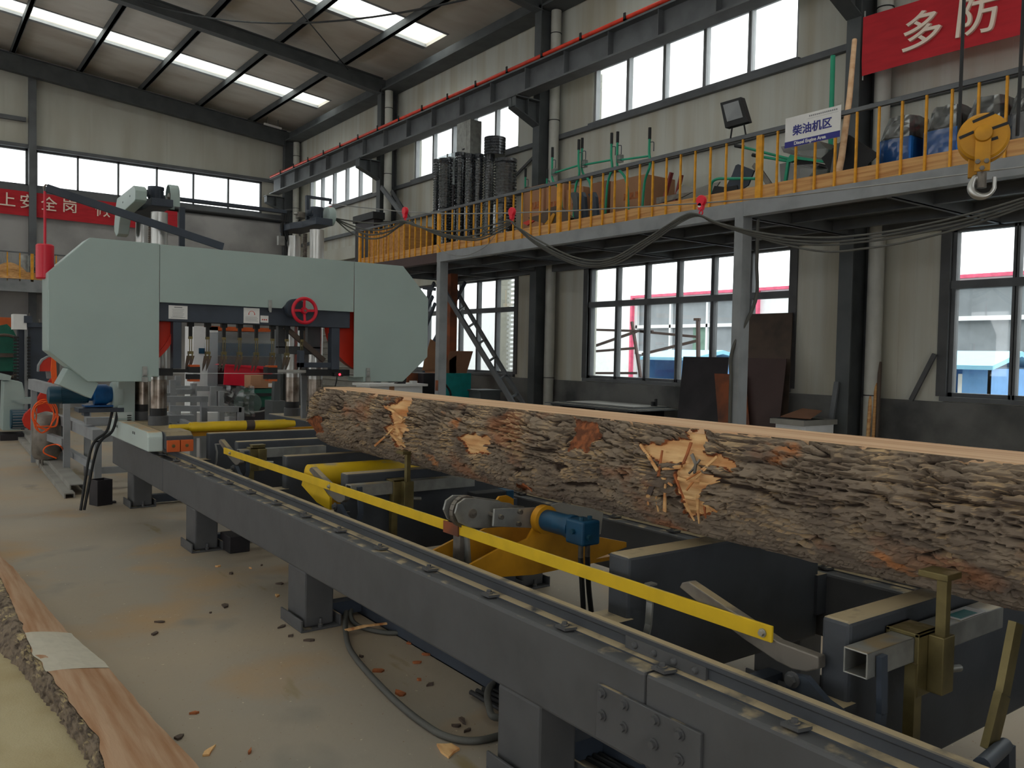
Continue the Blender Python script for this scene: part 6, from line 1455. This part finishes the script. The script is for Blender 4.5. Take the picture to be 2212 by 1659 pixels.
for k, (u0, u1, lb) in enumerate(((-20, 24, 'wire mesh cage with tan heap on the far left mezzanine, left of the grey drum'), (62, 88, 'narrow wire mesh cage on the far left mezzanine behind the thick yellow post'))):
    a, c = A(u0, 560, y=22.6), A(u1, 560, y=22.6); t = T('wire_cage', ((a.x+c.x)/2, 22.9, zd), lb, 'cage')
    b = B()
    for i in range(8): x = a.x+(c.x-a.x)*i/7; b.box(x-.006, x+.006, 22.6, 22.612, zd, zd+.6)
    for i in range(6): z = zd+.12*i; b.box(a.x, c.x, 22.6, 22.612, z-.006, z+.006)
    b.o('mesh', 'galv', t); B().box(a.x, c.x, 22.9, 23.3, zd, zd+.35).o('content', 'plate_dark', t)
a = A(20, 590, y=22.5); vs = []
hp = B().lathe([(.5, zd), (.42, zd+.12), (.25, zd+.3), (.1, zd+.38), (.02, zd+.4)], (a.x, 22.45, 0), 'z', 20).o('burlap_heap', 'pine', None, smooth=True); tag(hp, 'tan heap piled on the far left mezzanine behind the yellow balusters', 'heap')
a, c = A(48, 570, y=22.7), A(62, 570, y=22.7); o = B().cyl(((a.x+c.x)/2, 22.9, zd), ((a.x+c.x)/2, 22.9, zd+.62), (c.x-a.x)/2+.05, n=18).o('grey_drum', 'galv', None, smooth=True); tag(o, 'grey drum between the wire cages on the far left mezzanine', 'drum')

# second, older saw at the far left
om = T('old_saw', (2.0, 18.5, 0), 'dark old saw frame with black racks and white top box at the left edge', 'machine')
Y = 18.0
def pbox(u0, v0, u1, v1, y, d, m, nm, par, floor=False, **k):
    a, c = A(u0, v0, y=y), A(u1, v1, y=y); return B().box(a.x, c.x, y, y+d, 0 if floor else c.z, a.z).o(nm, m, par, **k)
pbox(60, 704, 112, 850, Y, .5, 'steel_blue', 'column', om, True); pbox(54, 696, 112, 708, Y-.1, .7, 'steel_blue', 'head_plate', om)
pbox(54, 700, 60, 850, Y-.05, .1, 'grey', 'edge_strip', om, True)
pbox(40, 712, 56, 850, Y+.1, .3, 'steel_blue', 'column', om, True)
pbox(29, 678, 58, 712, Y-.12, .4, 'paper', 'top_box', om); pbox(52, 682, 70, 698, Y-.15, .25, 'steel_blue', 'gear_box', om)
for (u0, u1) in ((30, 41), (60, 66)):
    a, c = A(u0, 726, y=Y-.15), A(u1, 822, y=Y-.15); b = B(); z = c.z
    while z < a.z: b.box(a.x, c.x, Y-.15, Y-.02, z, z+.035); z += .06
    b.o('rack', 'black', om)
pbox(62, 676, 64, 690, Y-.1, .03, 'iron', 'spindle', om); pbox(84, 690, 86, 700, Y-.1, .03, 'iron', 'spindle', om)
gc = T('green_machine_cover', (1.2, 19.5, 0), 'green wheel cover with red back cover at the far left edge behind the old saw', 'machine cover')
pts = [A(u, v, y=19.2) for u, v in ((-60, 715), (15, 700), (28, 712), (40, 735), (40, 802), (-60, 802))]; B().prism([(p.x, p.z) for p in pts], 'y', 19.2, 19.5).o('green_cover', 'green', gc)
pbox(-60, 683, 28, 720, 19.55, .3, 'orange', 'red_cover', gc); pbox(-60, 762, 30, 772, 19.1, .1, 'plate_brown', 'cross_bar', gc)
B().torus((A(10, 770, y=19.0).x, 19.08, A(10, 770, y=19.0).z), .42, .03, 'y', 32, 8).o('hand_ring', 'plate_brown', gc, smooth=True)
pbox(-50, 802, 36, 850, 19.3, .3, 'plate_dark', 'base', gc, True)
# debarker-like mint machine with motor and red guard
dm = T('pale_green_chipper', (1.35, 16.5, 0), 'pale green machine housing with small motor standing at the left edge', 'machine')
pts = [A(u, v, y=16.2) for u, v in ((5, 930), (8, 824), (30, 822), (48, 826), (54, 850), (52, 905), (44, 930))]; B().prism([(p.x, p.z) for p in pts], 'y', 16.2, 16.7).o('housing', 'mint', dm, bevel=.01)
pts = [A(u, v, y=16.1) for u, v in ((-30, 806), (0, 806), (25, 812), (22, 822), (-30, 818))]; B().prism([(p.x, p.z) for p in pts], 'y', 16.1, 16.6).o('top_flap', 'mint', dm)
pts = [A(u, v, y=16.15) for u, v in ((25, 863), (78, 860), (80, 872), (46, 873))]; B().prism([(p.x, p.z) for p in pts], 'y', 16.15, 16.6).o('outfeed_lip', 'mint', dm)
m0 = A(45, 905, y=16.1); m1 = A(56, 908, y=16.1)
mm_ = B().cyl((m0.x-.15, 16.1, m0.z), (m0.x+.12, 16.1, m0.z), .16, n=24).o('motor', 'teal', dm, smooth=True)
b = B()
for k in range(20): a = 2*PI*k/20; b.box(m0.x-.13, m0.x+.1, 16.1+.158*math.cos(a)-.006, 16.1+.158*math.cos(a)+.006, m0.z+.158*math.sin(a)-.006, m0.z+.158*math.sin(a)+.006)
b.o('cooling_fins', 'grey', mm_)
a = A(30, 935, y=16.2); B().box(a.x-.2, a.x+.45, 16.1, 16.7, 0, .1).o('base', 'plate_dark', dm)
rg = T('red_belt_guard', (2.0, 15.9, 0), 'red curved belt guard with grey edge behind the drive motor', 'guard')
def outline(pts, y, d, m, nm, par):
    P = [A(u, v, y=y) for u, v in pts]; return B().prism([(p.x, p.z) for p in P], 'y', y, y+d).o(nm, m, par)
outline([(83, 802), (84, 790), (92, 778), (104, 771), (118, 769), (118, 802)], 15.6, .14, 'red', 'quarter_guard', rg)
outline([(112, 815), (84, 856), (70, 880), (54, 895), (49, 908), (54, 922), (66, 930), (80, 926), (112, 900), (112, 856)], 15.6, .14, 'red', 'belt_guard', rg)
outline([(82, 803), (83, 789), (91, 776), (104, 769), (118, 767), (118, 770), (104, 772), (93, 779), (86, 790), (85, 803)], 15.58, .18, 'grey', 'edge', rg)
outline([(100, 802), (112, 802), (112, 818), (102, 818)], 15.65, .1, 'grey', 'bracket', rg); pbox(76, 926, 100, 960, 15.6, .2, 'plate_dark', 'foot', rg, True)
# orange hoses
cq = lambda pts: crop(pts, 60, 740, .3361)
def loopo(c, r, y, n, seed):
    rn = random.Random(seed); out = []
    for k in range(n):
        a = 2*PI*k/10; rr = r*(.7+.5*rn.random()); p = A(c[0]+rr*math.cos(a)*.9, c[1]+rr*1.2*math.sin(a), y=y+.02*k/10); out.append(p)
    return out
o = B().tube(spline(loopo((98, 898), 27, 11.9, 46, 2), 5), .0075, 8).o('orange_hose', 'orange_hose', None, smooth=True); tag(o, 'tangled orange air hose coiled on the grey frame below the drive motor', 'hose')
for k in range(5):
    o = B().tube(spline([A(113+k*1.5, 772, y=12.1), A(111+k*2.5, 800, y=12.1), A(114+k*2, 830, y=12.1), A(112+k*2.6, 850, y=12.1)]), .008, 8).o('orange_cable', 'orange_hose', None, smooth=True); tag(o, 'hanging strand of the orange cable bundle left of the drive motor', 'cable', 'hanging orange cables')
o = B().tube(spline([A(u, v, y=11.3) for u, v in ((122, 990), (95, 978), (100, 965), (122, 960), (134, 968))] + [A(140, 985, z=.02), A(128, 1002, z=.02), A(115, 1001, z=.02)]), .008, 8).o('orange_hose', 'orange_hose', None, smooth=True); tag(o, 'loose end of orange hose curling down to the floor by the frame leg', 'hose')
# grey roller tables
def frame(name, label, legs_, rails):
    t = T(name, (legs_[0][0], legs_[0][1], 0), label, 'frame')
    for (x, y, h) in legs_: B().box(x-.035, x+.035, y-.035, y+.035, 0, h).o('leg', 'grey', t)
    for (p, q, w_, hh) in rails: B().bar(p, q, w_, hh).o('rail', 'grey', t)
    return t
frame('roller_table', 'low grey welded frame left of the saw bed, nearest of the grey frames', [(1.75, 10.15, .62), (2.6, 10.15, .62), (1.72, 12.5, .62), (2.6, 12.5, .62)],
      [((1.72, 10.15, .60), (2.9, 10.15, .60), .07, .12), ((1.75, 10.15, .22), (2.9, 10.15, .22), .05, .07), ((1.74, 10.1, .62), (1.71, 12.5, .62), .1, .12), ((1.74, 10.15, .25), (1.71, 12.5, .25), .06, .08), ((2.6, 10.15, .62), (2.6, 12.5, .62), .1, .12), ((1.7, 10.6, .74), (2.9, 10.6, .74), .12, .08)])
frame('roller_table', 'tall grey frame with square posts behind the drive motor', [(1.62, 11.4, 1.05), (1.85, 11.4, 1.18), (1.45, 13.0, 1.1), (2.85, 11.4, 1.18), (2.85, 13.2, 1.2)],
      [((1.62, 11.4, 1.02), (1.42, 13.0, 1.07), .08, .14), ((1.85, 11.4, .66), (2.9, 11.4, .66), .06, .10), ((1.6, 11.4, .42), (1.45, 13.0, .42), .07, .09), ((1.85, 11.4, .98), (2.9, 11.4, .98), .06, .06)])
Y2 = 10.4
def pbar(u0, v0, u1, v1, y, w_): return (A(u0, v0, y=y), A(u1, v1, y=y), w_, w_)
ff = T('outfeed_frame', (2.9, 10.4, 0), 'grey square-tube outfeed frame seen between the saw columns', 'frame')
for (u0, v0, u1, v1, y) in ((358, 862, 448, 862, 10.4), (440, 858, 440, 940, 10.4), (366, 882, 520, 884, 10.8), (362, 846, 420, 846, 11.6), (418, 828, 418, 880, 11.6), (460, 835, 460, 880, 11.9), (478, 845, 478, 880, 11.6), (362, 838, 480, 840, 12.4), (384, 812, 384, 842, 12.4)):
    p, q = A(u0, v0, y=y), A(u1, v1, y=y)
    B().bar(p, q, .07, .07).o('rail', 'grey', ff)
for u, y in ((440, 10.4), (520, 10.8), (418, 11.6), (478, 11.6), (384, 12.4)): x = A(u, 880, y=y).x; B().box(x-.035, x+.035, y-.035, y+.035, 0, A(u, 880, y=y).z).o('leg', 'grey', ff)
p, q = A(365, 895, y=10.9), A(440, 935, y=10.0); B().bar(p, q, .06, .06).o('brace', 'grey', ff)
pbox(370, 893, 510, 935, 12.6, .4, 'facade', 'side_panel', ff, True); pbox(480, 882, 495, 925, 12.3, .2, 'facade', 'side_box', ff, True)
wm_ = T('white_machine', (3.6, 14.5, 0), 'white machine cabinet with red strip and blue band under film, beyond the saw blade', 'machine')
pbox(418, 704, 470, 835, 14.0, .5, 'facade', 'cabinet', wm_, True); pbox(445, 704, 598, 718, 14.0, .6, 'orange', 'red_strip', wm_)
pbox(470, 718, 600, 742, 14.2, .5, 'pvc', 'panel', wm_); pbox(488, 741, 600, 770, 14.15, .5, 'blue', 'blue_band', wm_); pbox(488, 770, 600, 795, 14.2, .5, 'plate_brown', 'brown_band', wm_); pbox(470, 795, 600, 930, 14.5, .4, 'plate_dark', 'body', wm_, True)
pbox(430, 752, 442, 764, 13.98, .02, 'blue', 'label', wm_)
P = [A(u, v, y=13.8) for u, v in ((450, 718), (600, 716), (600, 850), (470, 900), (448, 830))]; B().plate(P, .002).o('film', 'film', wm_)
rh = T('red_hopper', (4.3, 13.2, 0), 'red sheet-metal trough behind the scraper fingers', 'trough')
outline([(486, 789), (560, 796), (560, 836), (483, 831)], 13.0, .02, 'red_cast', 'front', rh); outline([(484, 789), (600, 800), (600, 793), (490, 787)], 12.95, .5, 'red_cast', 'rim', rh); pbox(553, 792, 600, 812, 13.4, .4, 'red_cast', 'side', rh); pbox(486, 832, 560, 850, 13.1, .4, 'plate_dark', 'stand', rh, True)
cx_ = T('carton', (4.1, 12.4, 0), 'small open cardboard box standing on the green machine behind the blade', 'box')
cb0 = A(545, 838, y=12.2)
pbox(545, 811, 595, 838, 12.2, .35, 'card', 'carton', cx_); outline([(542, 812), (566, 812), (562, 831), (541, 830)], 12.12, .01, 'card', 'flap', cx_); pbox(580, 828, 592, 836, 12.19, .01, 'paper', 'label', cx_)
cx_.location.z = 0
gm = T('green_blower', (4.2, 12.4, 0), 'green machine with rounded cover and grey-green motor behind the saw blade', 'machine')
outline([(532, 880), (530, 862), (536, 848), (548, 841), (595, 839), (595, 880)], 12.2, .4, 'green', 'cover', gm)
q = A(545, 872, y=12.0); B().lathe([(.05, -.02), (.14, .0), (.155, .05), (.155, .35)], (q.x, 12.0, q.z), 'y', 26).o('motor', mat('grey_green_motor', (72, 92, 86), .5), gm, smooth=True)
pbox(541, 850, 592, 856, 12.1, .05, 'black', 'belt_bar', gm); pbox(530, 880, 598, 935, 12.2, .4, 'plate_dark', 'base', gm, True)
o = B().tube(spline([A(592, 870, y=11.9), A(575, 885, y=11.9), A(555, 890, y=11.9), A(540, 889, y=11.9)]), .012, 8).o('grey_wire', 'cable_light', None, smooth=True); tag(o, 'grey wire drooping in front of the green machine', 'wire')
fs_ = T('film_heap', (3.6, 11.2, 0), 'crumpled clear plastic film draped over the grey outfeed frame', 'plastic film')
vs = []
for j in range(13):
    for i in range(11):
        p = A(484+i*6.5, 834+j*5.5, y=11.1); vs.append((p.x+.02*noise.noise((i, j, 1)), 11.1+.16*noise.noise((i*.6, j*.4, 3)), p.z+.03*noise.noise((i*.8, j*.8, 5))))
q = B(); q.v = vs; q.f = [(j*11+i, j*11+i+1, (j+1)*11+i+1, (j+1)*11+i) for j in range(12) for i in range(10)]; q.o('film', 'film_thick', fs_, smooth=True)
up = T('grey_upright', A(600, 935, y=11.2).to_tuple()[:2] + (0,), 'tall grey upright with diagonal brace behind the right blade guide', 'post')
outline([(588, 940), (599, 706), (610, 706), (602, 940)], 11.2, .1, 'column_paint', 'post', up); p, q = A(606, 708, y=11.3), A(614, 800, y=11.3); B().bar(p, q, .03, .03).o('brace', 'grey', up)
b = B().box(A(590, 935, y=11.2).x-.05, A(604, 935, y=11.2).x+.05, 11.1, 11.4, 0, .9); b.o('pedestal', 'column_paint', up)
tk = T('air_tank', (1.75, 12.2, 0), 'grey air tank standing in the shadow behind the orange hoses', 'tank')
q = A(100, 920, y=12.3); B().lathe([(.02, 0.1), (.14, .13), (.17, .2), (.17, .62), (.14, .70), (.02, .74)], (q.x, 12.3, 0), 'z', 24).o('vessel', 'iron', tk, smooth=True)
for a in range(3): B().cyl((q.x+.12*math.cos(a*2.1), 12.3+.12*math.sin(a*2.1), 0), (q.x+.12*math.cos(a*2.1), 12.3+.12*math.sin(a*2.1), .2), .015, n=8).o('leg', 'iron', tk)
# steel sections on the floor at the left
def section(x0, y0, x1, y1, z0, w_, h, m, label):
    d = Vector((x1-x0, y1-y0, 0)).normalized(); e = Vector((d.y, -d.x, 0)); vs = []; t = .012
    prof = [(-w_/2, h), (w_/2, h), (w_/2, 0), (w_/2-t, 0), (w_/2-t, h-t), (-w_/2+t, h-t), (-w_/2+t, 0), (-w_/2, 0)]
    b = B(); n = len(prof)
    for (x, y) in ((x0, y0), (x1, y1)): vs += [Vector((x, y, z0+c)) + e*a for a, c in prof]
    b.add(vs, [(0, 1, 4, 5), (1, 2, 3, 4), (0, 5, 6, 7), (8+5, 8+4, 8+1, 8), (8+4, 8+3, 8+2, 8+1), (8+7, 8+6, 8+5, 8)] + [(i, (i+1) % n, n+(i+1) % n, n+i) for i in range(n)])
    o = b.o('steel_channel', m); return tag(o, label, 'steel channel', 'steel channels on the floor')
section(1.415, 9.75, 1.64, 16.9, 0, .10, .055, 'channel', 'lower outer steel channel lying along the floor left of the frames')
section(1.52, 9.95, 1.75, 16.6, .03, .15, .085, 'channel', 'upper wide steel channel lying on the floor left of the frames')
sq = T('tube_stub', (1.62, 9.2, 0), 'short black square tube standing upright on the floor before the far bed leg', 'steel tube')
z = A(212, 1037, y=9.17).z; b = B(); w_ = .075
dx = Matrix.Rotation(R(20), 3, 'Z')
for i in range(4):
    s0 = [(-1, -1), (1, -1), (1, 1), (-1, 1)]; a, c = Vector((s0[i][0]*w_, s0[i][1]*w_, 0)), Vector((s0[(i+1) % 4][0]*w_, s0[(i+1) % 4][1]*w_, 0))
    a, c = dx @ a, dx @ c; m_ = Vector((1.62, 9.22, z/2)); b.bar(m_+a, m_+c, .008, z)
b.o('tube', 'plate_dark', sq)
o = B().box(2.06, 2.22, 6.5, 6.75, 0, .13).o('timber_block', 'plate_dark', None, bevel=.006); tag(o, 'dark square block on the floor beside the third leg of the bed', 'block')
p = A(236, 1087, z=0); o = B().box(p.x-.03, p.x+.06, p.y-.03, p.y+.03, 0, .02).o('iron_scrap', 'plate_dark'); tag(o, 'small dark iron scrap on the floor right of the square tube stub', 'scrap')
# grey hose looping out from under the bed
o = B().tube(spline([(2.35, 4.9, .02), A(762, 1300, z=.06), A(747, 1325, z=.03), A(750, 1385, z=.016), A(775, 1430, z=.016), A(850, 1510, z=.016), A(925, 1570, z=.016), A(975, 1594, z=.016), A(1025, 1600, z=.016), A(1075, 1590, z=.016), A(1130, 1570, z=.016), (2.4, 2.9, .016)], 8), .015, 10).o('grey_hose', 'cable', None, smooth=True); tag(o, 'grey hose making a wide loop on the floor in front of the bed legs', 'hose')
o = B().tube(spline([A(765, 1300, z=.05), A(757, 1330, z=.03), A(775, 1352, z=.016), A(830, 1366, z=.016), A(882, 1366, z=.016), (2.5, 4.0, .016)], 8), .013, 10).o('grey_hose', 'cable', None, smooth=True); tag(o, 'inner shorter loop of grey hose under the pale wood splinter', 'hose')
o = B().tube(spline([A(1075, 1470, z=.03), A(1055, 1490, z=.06), A(1056, 1525, z=.05), A(1075, 1550, z=.03), (2.3, 2.9, .02)], 8), .016, 10).o('grey_hose', 'cable', None, smooth=True); tag(o, 'short grey hose bend sticking out beside the nearest bed leg', 'hose')
# far rail side: brass leg and wall bits at the right edge
bl = T('brass_lever', (2.9, .95, 0), 'brown-brass sloping lever with a dark cylinder at the lower right corner', 'lever')
p, q, r_ = A(2195, 1345, y=1.0), A(2165, 1500, y=1.0), A(2135, 1620, y=1.0)
B().bar(p, q, .02, .05, up=(1, 0, 0)).bar(q, r_, .02, .06, up=(1, 0, 0)).o('lever_bar', 'brass', bl); a = A(2170, 1610, y=1.0); c = A(2120, 1655, y=.9); B().cyl(a, c, .02, n=14).o('cylinder', 'steel_blue', bl, smooth=True)
B().bar(a, (a.x+.05, 1.0, 0.0), .04, .04).o('stand', 'steel_blue', bl)
# fluorescent tube at the far eave
p, q = A(570, 267, y=23.3), A(608, 278, y=23.3); fl2 = T('tube_lamp', tuple(p), 'unlit white fluorescent tube lamp under the far rafter near the corner', 'lamp')
B().bar(p, q, .05, .05).o('lamp_body', 'paper', fl2)
for t in (.2, .8): m_ = p.lerp(q, t); B().box(m_.x-.01, m_.x+.01, m_.y-.01, m_.y+.01, m_.z, rz(m_.x)).o('hanger', 'galv', fl2)
# wires under the roof
for k, (a, c, d, lb) in enumerate((((310, 4, 17.2), (1010, -2, 9.0), .35, 'thin dark wire sagging across under the roof at the top of the picture'), ((628, 0, 14.0), (752, 150, 17.4), .0, 'thin diagonal brace rod under the roof left of the second rafter'))):
    p, q = A(a[0], a[1], y=a[2]), A(c[0], c[1], y=c[2])
    o = B().tube(sag(p, q, d), .012 if k else .014, 6).o('roof_wire', 'black', None, smooth=True); tag(o, lb, 'wire')
